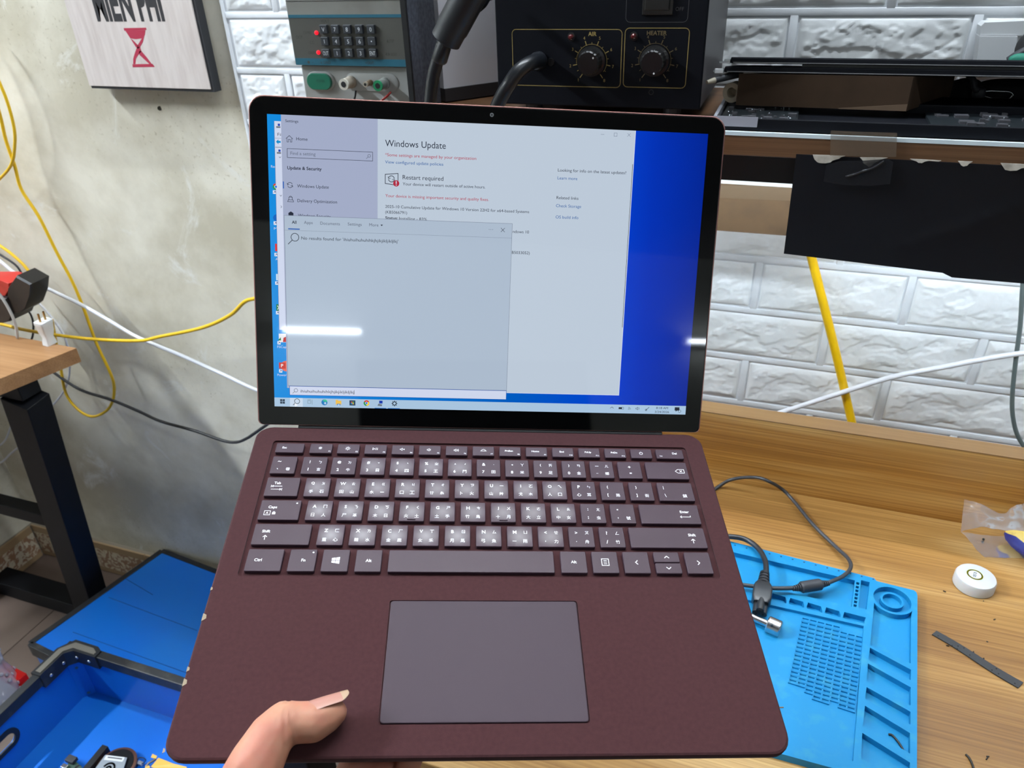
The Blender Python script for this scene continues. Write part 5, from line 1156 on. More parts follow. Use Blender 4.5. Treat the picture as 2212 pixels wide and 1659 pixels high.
# ---- open laptop chassis, box and laptop lids at the right
M_chs = mat('chassis_black', (11, 13, 19), .55, spec=.15); CH0 = SZ + .0008; CH1 = CH0 + .0108
oc = thing('open_chassis', 'opened black notebook chassis with exposed circuit boards on the shelf', 'notebook chassis', (.2, .84, CH0))
cxl = PY(1541, 246, SY + .006).x
MB().box((cxl, SY + .004, CH0), (.80, SY + .007, CH1), bev=.0006).build('front_wall', M_chs, oc)
MB().box((cxl, SY + .0075, CH0), (.80, .880, CH0 + .004), bev=.0006).build('tray', M_chs, oc)
MB().box((cxl, SY + .0075, CH0 + .0042), (cxl + .003, .880, CH1)).build('side_wall', mat('silver_edge', (150, 152, 160), .4, metal=.3), oc)
a, b = PY(1541, 250, SY + .0036), PY(1635, 275, SY + .0036)
MB().box((a.x, SY + .0034, b.z), (b.x, SY + .0040, a.z)).build('grey_label', mat('lilac_grey_label', (150, 150, 160), .5), oc)
MB().box((.10, .832, CH0 + .0042), (.80, .876, CH1 + .0025), bev=.001).build('hinge_cover', M_chs, oc)
M_pcb = mat('dark_circuit_board', (20, 26, 30), .4); M_sol = mat('solder_silver', (170, 176, 182), .25, metal=.9); M_chip = mat('chip_grey', (64, 64, 68), .4)
MB().box((cxl + .006, SY + .012, CH0 + .0042), (cxl + .075, .83, CH0 + .0070)).build('circuit_board', M_pcb, oc)
MB().box((.115, SY + .012, CH0 + .0042), (.60, .829, CH0 + .0070)).build('circuit_board', M_pcb, oc)
def parts_on(x0, x1, n, m, nm, hmin, hmax, s0, s1, round_=False):
    g_ = MB()
    for i in range(n):
        x = random.uniform(x0, x1); y = random.uniform(SY + .015, .826); s = random.uniform(s0, s1); h = random.uniform(hmin, hmax); z = CH0 + .0070
        if round_: g_.lathe([(s, 0), (s, h * .7), (s * .5, h)], 8, Matrix.Translation((x, y, z)))
        else: g_.box((x - s, y - s * .7, z), (x + s, y + s * .7, z + h))
    o = g_.build(nm, m, oc); o['kind'] = 'stuff'
parts_on(.12, .50, 60, M_chip, 'board_chip', .001, .003, .002, .006); parts_on(.16, .50, 46, M_sol, 'solder_joint', .001, .004, .0008, .0016, True)
parts_on(cxl + .01, cxl + .07, 22, M_chip, 'board_chip', .001, .003, .001, .004); parts_on(cxl + .01, cxl + .07, 26, M_sol, 'solder_joint', .001, .003, .0005, .0010, True)
for i in range(9): MB().lathe([(.0022, 0), (.0022, .001), (.0012, .0022)], 10, Matrix.Translation((.19 + .013 * i + (.03 if i > 4 else 0), SY + .0125, CH0 + .0070))).build('screw_head', M_sol, oc, smooth='auto')
# cardboard box
bxz0 = CH1 + .0004; yb0 = PZ(1588, 229, bxz0).y + .002
P0, P1 = PY(1589, 228, yb0), PY(1957, 240, yb0); ztop = PY(1700, 160, yb0).z
P1 = PZ(1957, 240, bxz0); P0 = PZ(1589, 227, bxz0); P2 = PZ(2052, 208, bxz0)
dd = (P2 - P1); P3 = P0 + dd
bx = thing('cardboard_box', 'flat brown cardboard box on the open chassis under the black lids', 'box', (P0 + P2) / 2)
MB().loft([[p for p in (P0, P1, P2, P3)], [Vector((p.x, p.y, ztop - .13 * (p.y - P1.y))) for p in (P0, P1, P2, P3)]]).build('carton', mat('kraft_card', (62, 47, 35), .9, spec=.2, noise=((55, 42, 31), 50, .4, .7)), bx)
n_ = (P1 - P0).cross(Vector((0, 0, 1))).normalized() * .0008
if n_.y > 0: n_ = -n_
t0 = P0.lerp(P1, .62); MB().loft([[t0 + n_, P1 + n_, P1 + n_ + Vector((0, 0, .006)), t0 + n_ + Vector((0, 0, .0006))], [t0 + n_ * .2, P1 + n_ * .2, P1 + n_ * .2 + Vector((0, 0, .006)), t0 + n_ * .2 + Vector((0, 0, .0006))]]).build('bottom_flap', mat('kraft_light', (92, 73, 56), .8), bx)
# two black lids
def lid_panel(label, z0, z1, px_left, yf, hx):
    t = thing('notebook_lid', label, 'notebook lid', (.3, yf, z0), 'notebook lids lying on the cardboard box')
    x0 = PY(px_left, 150, yf).x
    MB().box((x0, yf, z0), (.80, .972, z1), bev=.0012).build('lid_shell', M_chs, t)
    MB().box((x0 + .0025, yf - .0004, z0 + .0006), (.79, yf, z0 + .0013)).build('edge_line', mat('thin_grey_line', (110, 110, 112), .4), t)
    for k, (dx, dz) in enumerate(((.006, 0), (.011, -.0018))):
        MB().box((x0 - dx, yf + .002, (z0 + z1) / 2 - .0012 + dz), (x0 - .0002, yf + .007, (z0 + z1) / 2 + .0008 + dz), bev=.0003).build('hinge_tongue', M_sol, t)
    t.rotation_euler = (-.13, 0, 0); return t
zA = ztop + .0003; zt_ = PY(1800, 125.5, .812).z; hL = (zt_ - zA - .0026) / 2
l1 = lid_panel('lower black notebook lid resting directly on the cardboard box', zA, zA + hL, 1565, .812, 1)
l2 = lid_panel('upper black notebook lid lying on top of the other lid', zA + hL + .0026, zt_, 1576, .812, 1)
MB().box((.0, .818, zA + hL), (.79, .95, zA + hL + .0026)).build('inner_frame', M_black, l1)
a = PY(1551, 148, .81); MB().box((a.x - .003, .809, zA - .001), (a.x + .005, .8115, zA + .0035), bev=.0006).build('white_connector', M_white, l1)
# bits between station and box
rd = thing('probe_rod', 'short dark rod with a pale tip poking out left of the cardboard box', 'rod', PY(1560, 168, .80))
a, b = PY(1527, 178, .80), PY(1600, 158, .83)
MB().cyl(a.lerp(b, .22), b, .0030, .0042, n=12).build('rod', M_rubber, rd, smooth='auto'); MB().cyl(a, a.lerp(b, .22), .0018, .0030, n=12).build('tip', mat('pale_tip', (176, 168, 150), .4), rd, smooth='auto')
c = PY(1584, 212, .83); c.z = CH1 + .010
tr0 = thing('tape_roll', 'small cream tape roll squeezed between station and cardboard box', 'tape', c)
MB().lathe([(.0095, -.006), (.0095, .006), (.005, .006), (.005, -.006), (.0095, -.006)], 24, frame(c, (-.35, -1, 0))).build('roll', mat('cream_tape', (196, 186, 164), .5), tr0, smooth='auto')
# black bag with carabiner
bg = thing('black_pouch', 'black fabric pouch with a strap behind the carabiner on the right', 'bag', PY(2150, 190, .88))
M_fab = mat('black_fabric', (20, 20, 23), .9, bump=(900, .4, .0004))
def lump(c, s, nm, parent, m, amp=.12, seed=0):
    bm = bmesh.new(); bmesh.ops.create_icosphere(bm, subdivisions=4, radius=1)
    for v in bm.verts:
        k = 1 + amp * mnoise.noise(v.co * 1.6 + Vector((seed, 0, 0))); v.co = Vector((math.copysign(abs(v.co.x) ** .75, v.co.x) * s[0] * k, math.copysign(abs(v.co.y) ** .75, v.co.y) * s[1] * k, math.copysign(abs(v.co.z) ** .75, v.co.z) * s[2] * k)) + Vector(c)
    g_ = MB(); g_.bm(bm); bm.free(); return g_.build(nm, m, parent, smooth=True)
zf = CH0 + .0105
zp0 = CH1 + .0075
lump((PY(2086, 190, .93).x, .93, SZ + .0118), (.016, .020, .0108), 'side_pocket', bg, M_fab, .1, 3)
lump((PY(2225, 180, .93).x, .93, SZ + .0118), (.050, .022, .0112), 'pouch_body', bg, M_fab, .1, 5)
MB().tube([PY(2092, 162, .895), PY(2102, 172, .89), PY(2106, 190, .888), PY(2114, 196, .886)], .0028, 8, 5).build('strap', M_rubber, bg, smooth=True)
cbn = thing('carabiner', 'small polished steel carabiner clipped to the black pouch', 'carabiner', PY(2150, 205, .87))
def P4(a, b, y=.897): return PY(1900 + a / 7.09, 100 + b / 7.09, y)
MB().tube([P4(1590, 700), P4(1700, 682), P4(1850, 690), P4(1990, 700), P4(2035, 745), P4(1990, 800), P4(1930, 848), P4(1850, 845), P4(1740, 825)], .0011, 8, 5).build('frame', M_metal, cbn, smooth=True)
MB().tube([P4(1560, 755), P4(1660, 780), P4(1810, 820)], .0006, 6, 3).build('gate', M_metal, cbn, smooth=True)
lump(P4(1520, 720, .899), (.006, .005, .006), 'swivel', cbn, M_rubber, .05, 2)
# white junction box on the bricks and dark bag above
jb = thing('junction_box', 'white plastic junction box fixed on the bricks at the upper right', 'box', PY(2155, 90, .985))
def P6(a, b, y): return PY(2050 + a / 8.296, b / 8.296, y)
yj = .972
up_ = [P6(555, 640, yj), P6(575, 470, yj), P6(640, 405, yj), P6(1400, 372, yj), P6(1400, 640, yj)]
MB().loft([up_, [Vector((p.x, .9955, p.z)) for p in up_]]).build('upper_cover', M_white, jb, smooth='auto')
lo_ = [P6(550, 655, yj - .003), P6(1232, 655, yj - .003), P6(1190, 975, yj - .003), P6(1080, 1075, yj - .003), P6(900, 1200, yj - .003), P6(490, 1200, yj - .003)]
MB().loft([lo_, [Vector((p.x, .9955, p.z)) for p in lo_]]).build('lower_cover', M_white, jb, smooth='auto')
kb = thing('dark_holdall', 'dark bag with a green lining leaning at the upper right corner', 'bag', PY(2240, 90, .93))
lump(PY(2272, 96, .90), (.026, .03, .022), 'bag_body', kb, M_fab, .25, 9)
MB().tube([P6(1080, 1085, .885), P6(1230, 985, .882), P6(1400, 900, .88), P6(1600, 820, .88)], .0042, 8, 4).build('handle_strap', M_rubber, kb, smooth=True)
lump(P6(1420, 1075, .878), (.016, .006, .006), 'green_lining', kb, mat('green_cloth', (20, 110, 90), .7), .1, 4)

# ================================================================== RIGHT SIDE CABLES
tag(MB().tube([PY(1735, 480, .962), PY(1753, 556, .962), PY(1781, 665, .962), PY(1806, 765, .962), PY(1828, 860, .962), PY(1846, 940, .962), PY(1856, 1000, .962)], .0056, 14, 6).build('yellow_conduit', mat('yellow_tube', (246, 196, 10), .38), None, smooth=True), 'thick yellow cable running down the white bricks behind the back board', 'cable')
tag(MB().tube([PY(2214, 560, .955), PY(2209, 620, .955), PY(2204, 700, .955), PY(2194, 780, .955), PY(2187, 850, .955), PY(2188, 900, .955), PY(2200, 945, .955), PY(2230, 985, .955), PY(2270, 1010, .955)], .0026, 8, 6).build('grey_cable', mat('grey_green_cable', (92, 104, 104), .45), None, smooth=True), 'dark grey cable hanging over the bricks at the right edge', 'cable')
M_wc = mat('white_cable', (226, 228, 234), .4)
wc = [(-140, 470), (-60, 525), (0, 564), (36, 592), (112, 628), (177, 659), (240, 695), (300, 730), (392, 768), (480, 808), (555, 843), (700, 898), (900, 948), (1150, 975), (1400, 963), (1560, 930), (1643, 905), (1779, 861), (1918, 817), (2037, 793), (2125, 776), (2212, 762), (2320, 748)]
tag(MB().tube([PY(a, b, .952 if a > 555 else .945) for a, b in wc], .0034, 10, 4).build('white_cable', M_wc, None, smooth=True), 'long white cable sagging across both walls behind the laptop', 'cable')

# ================================================================== LEFT SIDE
# wall sign
yg = .975
c_ = [PY(145, -80, yg), PY(405, -80, yg), PY(456, 193, yg), PY(195, 185, yg)]
sg = thing('wall_sign', 'pale wood wall sign with black lettering above a red hourglass', 'sign', (c_[0] + c_[2]) / 2)
ex = (c_[2] - c_[3]).normalized(); ez = (c_[0] - c_[3]).normalized(); ez = (ez - ex * ez.dot(ex)).normalized()
O = c_[3]; Ws = (c_[2] - c_[3]).length; Hs = .26
Ms = basis(O, ex, ez, ex.cross(ez))
MB().box((.0, 0, -.0006), (Ws, Hs, .0016), Ms, bev=.0004).build('face_board', mat('whitewashed_wood', (216, 206, 200), .6, noise=((200, 188, 182), 14, .4, .7), stretch=(8, 1, 1)), sg)
MB().box((.0008, -.0040, -.0165), (Ws + .0050, Hs, -.0008), Ms).build('backing_frame', mat('charcoal_frame', (44, 46, 50), .6), sg)
def SG(px, py): p = PY(px, py, yg) - O; return (p.dot(ex), p.dot(ez))
Mt = Ms @ Matrix.Translation((0, 0, .00175))
bx0, by0 = SG(212, 42); bx1, _ = SG(362, 41)
Flat(Mt).text('MIỄN PHÍ', bx0, by0, .062, bx1 - bx0, 'l', 0, 2).build('sign_lettering', mat('black_lettering', (34, 32, 36), .6), sg)
f = Flat(Mt); hg_ = lambda a, b: SG(a / 2.37, b / 2.37)
f.poly([hg_(637, 143), hg_(752, 141), hg_(755, 152), hg_(641, 157)]); f.poly([hg_(682, 328), hg_(785, 326), hg_(797, 342), hg_(684, 343)])
f.poly([hg_(646, 156), hg_(749, 153), hg_(746, 178), hg_(730, 196), hg_(700, 200), hg_(672, 196)]); f.poly([hg_(672, 196), hg_(684, 204), hg_(712, 232), hg_(712, 250), hg_(700, 240)]); f.poly([hg_(730, 196), hg_(744, 180), hg_(736, 214), hg_(722, 238), hg_(712, 250), hg_(708, 232)])
f.poly([hg_(706, 240), hg_(722, 240), hg_(727, 262), hg_(712, 280), hg_(700, 300), hg_(698, 326), hg_(686, 328), hg_(686, 300), hg_(694, 272)]); f.poly([hg_(716, 262), hg_(726, 258), hg_(758, 296), hg_(782, 328), hg_(770, 328), hg_(744, 304), hg_(718, 280)])
f.build('hourglass_print', mat('crimson_print', (176, 40, 70), .5), sg)

# desk
DZ = TZ
M_dw = wood('warm_oak_laminate', (140, 100, 64), (166, 124, 84), (188, 146, 104), scale=(1.4, 16, 16), seed=6.6, fine=.5)
dk = thing('left_desk', 'brown oak desk corner on a black steel frame at the left', 'desk', (-1.4, .7, 0))
Da = PZ(165, 752, DZ); Db = PZ(0, 720, DZ); Dc = PZ(0, 818, DZ)
dx = (Db - Da); dx = Da + dx * 3.0; dn = (Dc - Da); dn2 = Da + dn * 3.2; dfar = dx + dn * 3.2
top = rrect(0, 0, 1, 1, .001)
P = [Da, dx, dfar, dn2]
MB().loft([[Vector((p.x, p.y, z)) for p in P] for z in (DZ - .028, DZ)]).build('desk_top', M_dw, dk)
def bar(a, b, w, t, nm, m=M_satin, par=dk, up=None): 
    M_ = frame(a, b - a, up); L = (b - a).length; return MB().box((-w / 2, -t / 2, 0), (w / 2, t / 2, L), M_, bev=.0015).build(nm, m, par)
lt_, lb_ = PZ(54, 855, DZ - .060), PZ(206, 1325, .0)
lb_.z = .001
bar(lt_, lb_, .058, .05, 'leg', up=(1, 0, 0))
bar(lt_ + Vector((.02, 0, .028)), lt_ + Vector((-1.0, 0, .028)), .05, .04, 'top_rail')
m0 = PY(100, 1085, lt_.y * .55 + lb_.y * .45)
mid = lt_.lerp(lb_, .50); bar(mid + Vector((-.02, 0, 0)), mid + Vector((-1.0, 0, 0)), .03, .03, 'cross_rail')
bar(lb_ + Vector((.03, -.0, .022)), lb_ + Vector((-1.0, -.0, .022)), .042, .05, 'foot_rail')

# cables at the left wall
M_yc = mat('yellow_cable', (232, 188, 30), .4); M_bc = mat('black_cable', (36, 36, 38), .5)
def cable(label, pts, r, m, y, n=8, k=5): return tag(MB().tube([PY(a, b, y) for a, b in pts], r, n, k).build('hanging_cable', m, None, smooth=True), label, 'cable')
cable('yellow cable hanging as a closed bend at the far left edge', [(-70, 60), (-30, 120), (0, 181), (17, 224), (30, 274), (32, 312), (25, 354), (0, 386), (-40, 420)], .0026, M_yc, .962)
cable('long yellow cable falling down the plaster and looping below the desk', [(-60, 100), (-20, 190), (0, 249), (13, 304), (32, 359), (46, 409), (84, 468), (122, 544), (156, 608), (181, 667), (208, 741), (235, 798), (246, 831), (244, 864), (229, 888), (199, 900), (169, 885), (142, 849), (130, 786), (119, 729), (112, 690)], .0029, M_yc, .968)
cable('short yellow cable curving down into the black adapter', [(-60, 500), (0, 531), (36, 558), (60, 583), (74, 607), (73, 621), (67, 632)], .0028, M_yc, .93)
cable('yellow cable running sideways past the white plug to the laptop', [(-80, 690), (0, 700), (45, 711), (116, 723), (204, 733), (300, 736), (347, 727), (437, 708), (497, 681), (527, 653), (550, 645), (620, 632), (720, 640)], .0033, M_yc, .935)
cable('black cable sagging across the grey shadowed wall', [(60, 770), (105, 797), (145, 825), (181, 845), (241, 864), (301, 889), (347, 910), (422, 931), (482, 952), (512, 955), (533, 947), (547, 938), (600, 900), (660, 850)], .0030, M_bc, .965)
cable('thin white cord dropping behind the desk corner', [(60, 625), (66, 635), (108, 681), (134, 717), (145, 744), (150, 777), (148, 819), (133, 852), (108, 880), (80, 900)], .0022, M_wc, .972)
cable('grey white cord passing in front of the black adapter', [(-40, 590), (0, 637), (23, 675), (34, 704), (38, 730)], .0026, mat('grey_white_cord', (180, 180, 178), .5), .875)
cable('thin black cord curving above the black adapter', [(-50, 520), (0, 550), (33, 572), (46, 590), (50, 604)], .0020, M_bc, .955)
cable('thin black cord looping right of the black adapter', [(45, 655), (55, 665), (67, 681), (72, 702), (70, 728), (60, 748)], .0020, M_bc, .962)
cable('white cord hanging below the desk at the far left', [(20, 830), (21, 855), (27, 900), (20, 930), (8, 955), (-20, 975)], .0022, M_wc, .972)
cable('white cord bending behind the desk leg near the floor', [(70, 940), (54, 955), (24, 979), (0, 1000), (-40, 1010)], .0022, M_wc, .966)
# extension strip with adapters
ad = thing('power_adapter', 'black square power adapter standing behind the desk edge at left', 'adapter', PY(40, 640, .90))
def boxpx(pts, y0, y1_, nm, m, par, bev=.0):
    a = [PY(px, py, y0) for px, py in pts]; cx = sum((p for p in a), Vector()) / len(a)
    b = [Vector((p.x, y1_, p.z)) for p in a]; c0 = [p + (cx - p) * .07 for p in a]
    return MB().loft([[Vector((p.x, y0 - .0, p.z)) for p in c0], [Vector((p.x, y0 + .003, p.z)) for p in a], b]).build(nm, m, par, smooth='auto')
boxpx([(34, 596), (66, 614), (64, 640), (54, 668), (44, 676), (28, 678), (14, 652), (16, 622)], .885, .925, 'adapter_body', mat('adapter_black', (13, 13, 15), .45), ad)
ad2 = thing('extension_strip', 'black and red extension socket strip at the left edge on the desk', 'extension strip', PY(0, 680, .89))
boxpx([(-60, 640), (12, 645), (26, 680), (20, 695), (4, 699), (-60, 690)], .880, .93, 'strip_body', mat('strip_black', (16, 16, 18), .5), ad2)
boxpx([(-60, 604), (0, 604), (20, 612), (22, 624), (12, 640), (-60, 642)], .89, .93, 'red_cover', mat('red_plastic', (186, 44, 36), .4), ad2)
# white plug on the desk
pq = PZ(108, 742, DZ + .0005); wpg = thing('white_plug', 'white two pin plug standing pins up on the desk corner', 'plug', pq)
ax = (PY(92, 690, pq.y) - pq).normalized(); Mq = frame(pq, ax, (1, 0, 0)); hgt = (PY(97, 694, pq.y) - pq).length
rr4 = lambda w, h, z: [(y, x, z) for x, y in rrect(-w / 2, -h / 2, w / 2, h / 2, .003, 4)]
MB().loft([rr4(.021, .016, 0), rr4(.020, .015, hgt * .12), rr4(.016, .013, hgt * .3), rr4(.022, .017, hgt * .55), rr4(.025, .019, hgt * .85), rr4(.027, .020, hgt * .9), rr4(.026, .020, hgt)], M=Mq).build('plug_body', M_white, wpg, smooth='auto')
for s in (-1, 1): MB().cyl(Mq @ Vector((0, s * .0055, hgt)), Mq @ Vector((0, s * .0055, hgt + .016)), .0019, n=10).build('pin', M_brass, wpg, smooth='auto')

# blue boxes
M_blu = mat('blue_corrugated_plastic', (8, 104, 206), .38, noise=((20, 112, 200), 5, .35, .7)); M_blk = mat('black_edge_profile', (30, 32, 36), .5, noise=((70, 68, 62), 30, .55, .8))
LZ = H - 1.24
fb_ = thing('lidded_crate', 'closed blue plastic crate with black edging against the skirting', 'crate', (-1.1, .7, 0))
A1, A2, A3 = PZ(65, 1390, LZ), PZ(350, 1190, LZ), PZ(470, 1236, LZ)
du = (A2 - A1); A0 = A1.copy(); dv_ = (A3 - A2).normalized() * .50; Pn = [A0, A2, A2 + dv_, A0 + dv_]
MB().loft([[Vector((p.x, p.y, z)) for p in Pn] for z in (.004, LZ - .004)]).build('crate_body', M_blu, fb_)
MB().loft([[Vector((p.x, p.y, z)) for p in Pn] for z in (LZ - .004, LZ)]).build('lid', M_blu, fb_)
def prof(a, b, w, h, nm, par, m=M_blk, off=(0, 0, 0)):
    d = (b - a).normalized(); s = Vector((-d.y, d.x, 0)); o = a + Vector(off)
    return MB().box((-w / 2, -h, 0), (w / 2, .002, (b - a).length), basis(o, s, Vector((0, 0, 1)), d) if False else Matrix.Translation(o) @ Matrix((s, Vector((0, 0, 1)), d)).transposed().to_4x4(), bev=.001).build(nm, m, par)
prof(A0, A2, .014, .03, 'edge_profile', fb_); prof(A2, A2 + dv_, .012, .03, 'edge_profile', fb_); prof(A1, A1 + dv_, .012, .03, 'edge_profile', fb_)
prof(Vector((A1.x - .004, A1.y, LZ)), Vector((A1.x - .004, A1.y, .002)) + Vector((.0, .001, 0)), .026, .02, 'corner_guard', fb_)
M_seam = mat('dark_seam', (10, 70, 140), .6)
for k, (p, q) in enumerate((((640, 655), (1160, 850)), ((740, 545), (900, 640)), ((430, 860), (1100, 1100)))):
    a = PZ(p[0] / 2.725, 1050 + p[1] / 2.725, LZ + .0003); b = PZ(q[0] / 2.725, 1050 + q[1] / 2.725, LZ + .0003); MB().tube([a, b], .0007, 5, 0).build('crease', M_seam, fb_)
lc_ = thing('lower_crate', 'dark plastic crate carrying the open blue crate at lower left', 'crate', (-.9, .35, 0))
# open crate standing on it
CZr = H - 1.11
oc_ = thing('open_crate', 'open blue corrugated crate with black rim holding salvaged parts', 'crate', (-.95, .5, LZ))
K = PZ(150, 1392, CZr); kx = K.x; ky = K.y; x1_, y0_ = -.62, .10
zb2 = LZ + .002
th_ = .004
MB().box((kx, y0_, zb2), (x1_, ky, zb2 + .004)).build('crate_floor', M_blu, oc_)
MB().box((kx, ky - th_, zb2 + .004), (x1_, ky, CZr)).build('side_wall', M_blu, oc_)
MB().box((x1_ - th_, y0_, zb2 + .004), (x1_, ky - th_, CZr)).build('side_wall', M_blu, oc_)
MB().box((kx + th_, y0_, zb2 + .004), (x1_ - th_, y0_ + th_, CZr)).build('side_wall', M_blu, oc_)
h1 = PX(0, 1640, kx + th_); h2 = PX(40, 1590, kx + th_)
def hole_wall():
    oy0, oy1 = y0_, ky - th_; hz = (h1.z + h2.z) / 2
    hc = (h2.y - .052, CZr - .060)
    out = [(oy0, zb2 + .004), (oy1, zb2 + .004), (oy1, CZr), (oy0, CZr)]; hole = rrect(hc[0] - .05, hc[1] - .014, hc[0] + .05, hc[1] + .014, .0138, 7)
    o = holed(out, [hole[::-1]], 0, th_, 'handle_wall', M_blu, oc_)
    me = o.data; me.transform(Matrix(((0, 0, 1, kx), (1, 0, 0, 0), (0, 1, 0, 0), (0, 0, 0, 1)))); me.update()
    g = holed(rrect(hc[0] - .056, hc[1] - .020, hc[0] + .056, hc[1] + .020, .0195, 7), [rrect(hc[0] - .047, hc[1] - .011, hc[0] + .047, hc[1] + .011, .0105, 7)[::-1]], 0, .003, 'handle_grommet', M_black, oc_)
    g.data.transform(Matrix(((0, 0, 1, kx + th_), (1, 0, 0, 0), (0, 1, 0, 0), (0, 0, 0, 1)))); g.data.update()
hole_wall()
MB().box((kx + .01, y0_, .002), (x1_, ky - .02, LZ - .001), bev=.004).build('crate_shell', M_satin, lc_)
MB().box((kx + .002, y0_ - .004, LZ - .03), (x1_ + .004, ky - .014, LZ + .0004), bev=.002).build('crate_rim', M_black, lc_)
rim = .016
def rbar(a, b, nm): return MB().box(a, b, bev=.0015).build(nm, M_blk, oc_)
rbar((kx - .004, ky - .010, CZr - .020), (x1_ + .004, ky + .006, CZr + .003), 'rim_bar'); rbar((kx - .006, y0_, CZr - .020), (kx + .010, ky - .0105, CZr + .003), 'rim_bar')
rbar((x1_ - .010, y0_, CZr - .020), (x1_ + .006, ky - .0105, CZr + .003), 'rim_bar'); rbar((kx + .0105, y0_ - .004, CZr - .020), (x1_ - .0105, y0_ + .010, CZr + .003), 'rim_bar')
# corner bracket
def Lb(z0, z1, o_, i_, nm, L1=.075, L2=.075, m=M_blk):
    pts = [(kx - o_, ky - L1), (kx - o_, ky - .018), (kx - o_ + .018, ky + o_), (kx + L2 - .012, ky + o_), (kx + L2, ky + o_ - .006), (kx + L2, ky - i_), (kx + i_ + .012, ky - i_), (kx + i_, ky - i_ - .012), (kx + i_, ky - L1)]
    return MB().prism(pts, z0, z1).build(nm, m, oc_)
Lb(CZr - .026, CZr + .0065, .009, .0125, 'corner_bracket')
Lb(CZr + .0066, CZr + .0078, .003, .0085, 'bracket_top', .07, .07, mat('dusty_grey_plastic', (104, 100, 92), .7))
M_riv = mat('rivet_steel', (190, 192, 198), .3, metal=.9)
for dx_ in (.026, .055): MB().lathe([(.0032, 0), (.0026, .0012), (.001, .0018)], 12, frame((kx + dx_, ky - .0127, CZr - .012), (0, -1, 0))).build('rivet', M_riv, oc_, smooth='auto')
for dy_ in (.030, .058): MB().lathe([(.0032, 0), (.0026, .0012), (.001, .0018)], 12, frame((kx + .0127, ky - dy_, CZr - .012), (1, 0, 0))).build('rivet', M_riv, oc_, smooth='auto')
pts_ = [(kx + th_, ky - .024), (kx + .024, ky - th_), (kx + th_ + .0003, ky - th_ - .0003)]
MB().prism([(kx + th_ + .0002, ky - .022), (kx + .020, ky - th_ - .0002), (kx + th_ + .0002, ky - th_ - .0002)], zb2 + .0042, CZr - .0265).build('corner_web', M_blu, oc_)
for z in (zb2 + .012, CZr - .045): MB().lathe([(.003, 0), (.002, .001)], 10, frame((kx + .0125, ky - .0135, z), (.7, -.7, 0))).build('rivet', mat('green_rivet', (60, 110, 120), .4), oc_)
# salvaged parts
FZ = zb2 + .0042
def FC(a, b, h=0.0): return PZ(60 + a / 5.53, 1360 + b / 5.53, FZ + h)
od = thing('optical_drive', 'black and silver disc drive sled lying in the open crate', 'computer part', FC(900, 1600))
a, b = FC(900, 1390, .02), FC(640, 1700, .02); d = (b - a).normalized(); s_ = d.cross(Vector((0, 0, 1))).normalized(); s_ = s_ if s_.x > 0 else -s_
MB().loft([[p + Vector((0, 0, z)) for p in (a, a + s_ * .012, b + s_ * .012 + d * .08, b + d * .08)] for z in (-.02, .004)]).build('rail', M_black, od)
cdr = FC(1060, 1640, .012)
MB().lathe([(.034, 0), (.0345, .001), (.0345, .004), (.033, .005)], 36, Matrix.Translation(cdr)).build('spindle_ring', mat('copper_brown_ring', (112, 78, 66), .35, metal=.5), od, smooth='auto')
MB().lathe([(.0295, 0), (.0295, .0062)], 36, Matrix.Translation(cdr)).build('disc_plate', M_satin, od, smooth='auto')
pl = [FC(925, 1495, .022), FC(1185, 1530, .022), FC(1150, 1640, .022), FC(1120, 1760, .022), FC(760, 1720, .022)]
MB().loft([[p - Vector((0, 0, .002)) for p in pl], pl]).build('metal_plate', mat('satin_silver', (176, 186, 196), .35, metal=.6), od)
lb2 = [FC(940, 1500, .0226), FC(1160, 1525, .0226), FC(1130, 1580, .0226), FC(905, 1555, .0226)]
Flat().add([tuple(p) for p in lb2], [(0, 1, 2, 3)]).build('plate_label', M_white, od)
lb3 = [FC(960, 1518, .0229), FC(1130, 1538, .0229), FC(1122, 1552, .0229), FC(950, 1530, .0229)]
Flat().add([tuple(p) for p in lb3], [(0, 1, 2, 3)]).build('label_line', M_chip, od)
f = Flat(Matrix.Translation(FC(960, 1660, .0228))); f.arc(0, 0, .010, .003, .2, 3.0); f.arc(0, 0, .004, .003, 0, 2 * PI); f.build('disc_emblem', M_black, od)
pb = thing('circuit_module', 'small green circuit module with black connectors in the crate', 'computer part', FC(560, 1620))
q = [FC(480, 1600, .012), FC(560, 1560, .012), FC(680, 1680, .012), FC(560, 1740, .012), FC(420, 1680, .012)]
MB().loft([[p - Vector((0, 0, .0016)) for p in q], q]).build('board', mat('green_board', (44, 76, 62), .5), pb)
c = FC(530, 1570, .012); MB().box((c.x - .009, c.y - .006, c.z), (c.x + .009, c.y + .006, c.z + .008), bev=.001).build('connector', M_rubber, pb)
c = FC(450, 1650, .012); MB().box((c.x - .006, c.y - .004, c.z), (c.x + .006, c.y + .004, c.z + .006), bev=.001).build('connector', M_metal, pb)
MB().cyl(FC(600, 1660, .0), FC(600, 1660, .0105), .006, n=10).build('standoff', M_black, pb)
fx = thing('ribbon_part', 'yellow orange flat ribbon cable part beside the disc drive', 'computer part', FC(1600, 1600))
q = [FC(1560, 1530, .016), FC(1740, 1600, .018), FC(1900, 1640, .018), FC(1850, 1740, .018), FC(1470, 1640, .016)]
MB().loft([[p - Vector((0, 0, .0012)) for p in q], q]).build('ribbon', mat('amber_film', (236, 184, 84), .4), fx)
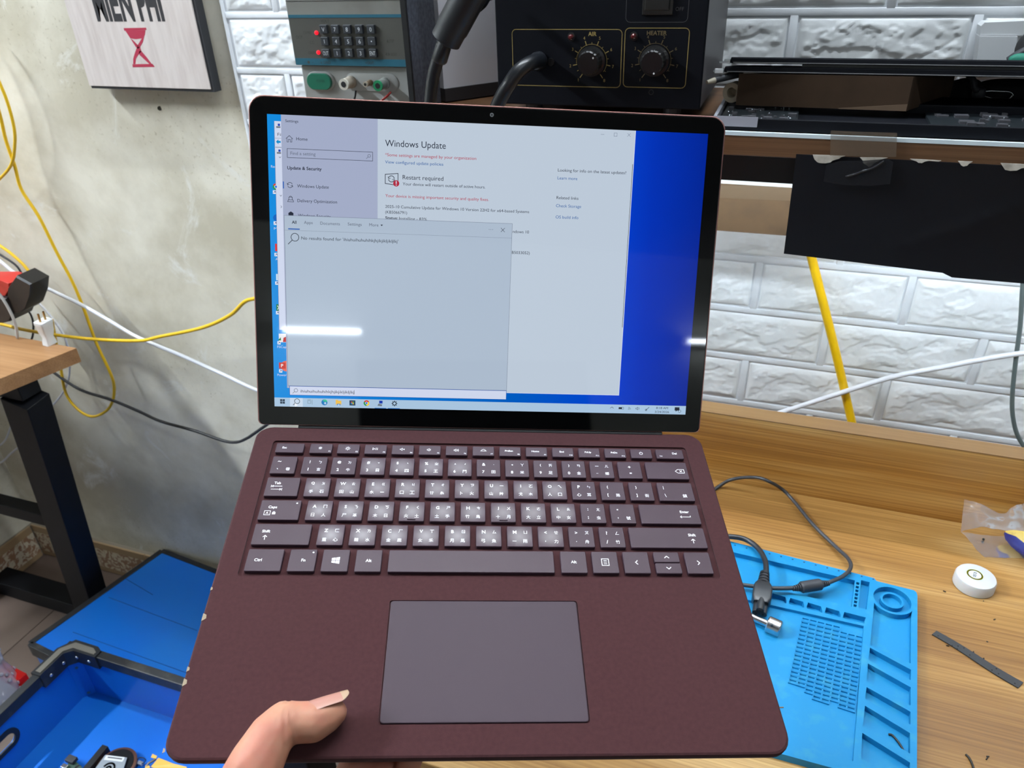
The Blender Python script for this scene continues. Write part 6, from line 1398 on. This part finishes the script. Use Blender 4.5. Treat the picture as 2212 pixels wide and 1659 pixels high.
for q_ in ([(1490, 1485), (1545, 1510), (1530, 1545), (1470, 1525)], [(1410, 1615), (1460, 1630), (1450, 1680), (1395, 1665)]):
    q = [FC(*p, .015) for p in q_]; MB().loft([[p - Vector((0, 0, .0012)) for p in q], q]).build('ribbon_tab', MATS['amber_film'], fx)
MB().tube([FC(1530, 1545, .013), FC(1490, 1570, .014), FC(1440, 1600, .014), FC(1420, 1650, .013)], .0022, 6, 4).build('clip', mat('clip_grey', (120, 116, 110), .4, metal=.5), fx, smooth=True)
tag(MB().tube([FC(1300, 1600, .006), FC(1320, 1540, .016), FC(1370, 1530, .02), FC(1410, 1560, .014), FC(1370, 1600, .006), FC(1330, 1570, .004), FC(1300, 1640, .003)], .0008, 6, 6).build('thin_wire_loop', M_bc, None, smooth=True), 'thin curled black wire between drive and yellow ribbon', 'wire')
tag(MB().box((-.005, -.003, 0), (.005, .003, .006), Matrix.Translation(FC(1350, 1610, .0)), bev=.001).build('white_jack', M_white), 'tiny white connector lying next to the yellow ribbon', 'connector')
# bubble wrap and red thing left of the crates
rt = thing('red_tool', 'red plastic part half wrapped in bubble wrap at the left edge', 'tool', PZ(35, 1450, .13))
a_, b_2 = PZ(2, 1448, .14), PZ(52, 1474, .14)
MB().box((-.014, -.012, 0), (.014, .012, (b_2 - a_).length), frame(a_, b_2 - a_), bev=.004).build('red_body', mat('bright_red', (206, 22, 20), .35), rt, smooth='auto')
bw = thing('bubble_wrap', 'crumpled translucent bubble wrap at the lower left edge', 'bubble wrap', PZ(0, 1460, .12))
mbw = bpy.data.materials.new('bubble_film'); mbw.use_nodes = True; bq = mbw.node_tree.nodes['Principled BSDF']; bq.inputs['Base Color'].default_value = lin((190, 190, 198)); bq.inputs['Roughness'].default_value = .15; bq.inputs['Alpha'].default_value = .62
cw = PZ(-40, 1480, .165); w_ = lump(cw, (.06, .05, .075), 'wrap', bw, mbw, .3, 12)
g_ = MB()
for i in range(260):
    t, u = random.uniform(0, 2 * PI), random.uniform(-1, 1); v = w_.data.vertices[random.randrange(len(w_.data.vertices))]; p = v.co
    g_.lathe([(.0045, 0), (.0038, .0018), (.0018, .003)], 8, frame(p, v.normal))
o = g_.build('air_bubble', mbw, bw, smooth=True); o['kind'] = 'stuff'
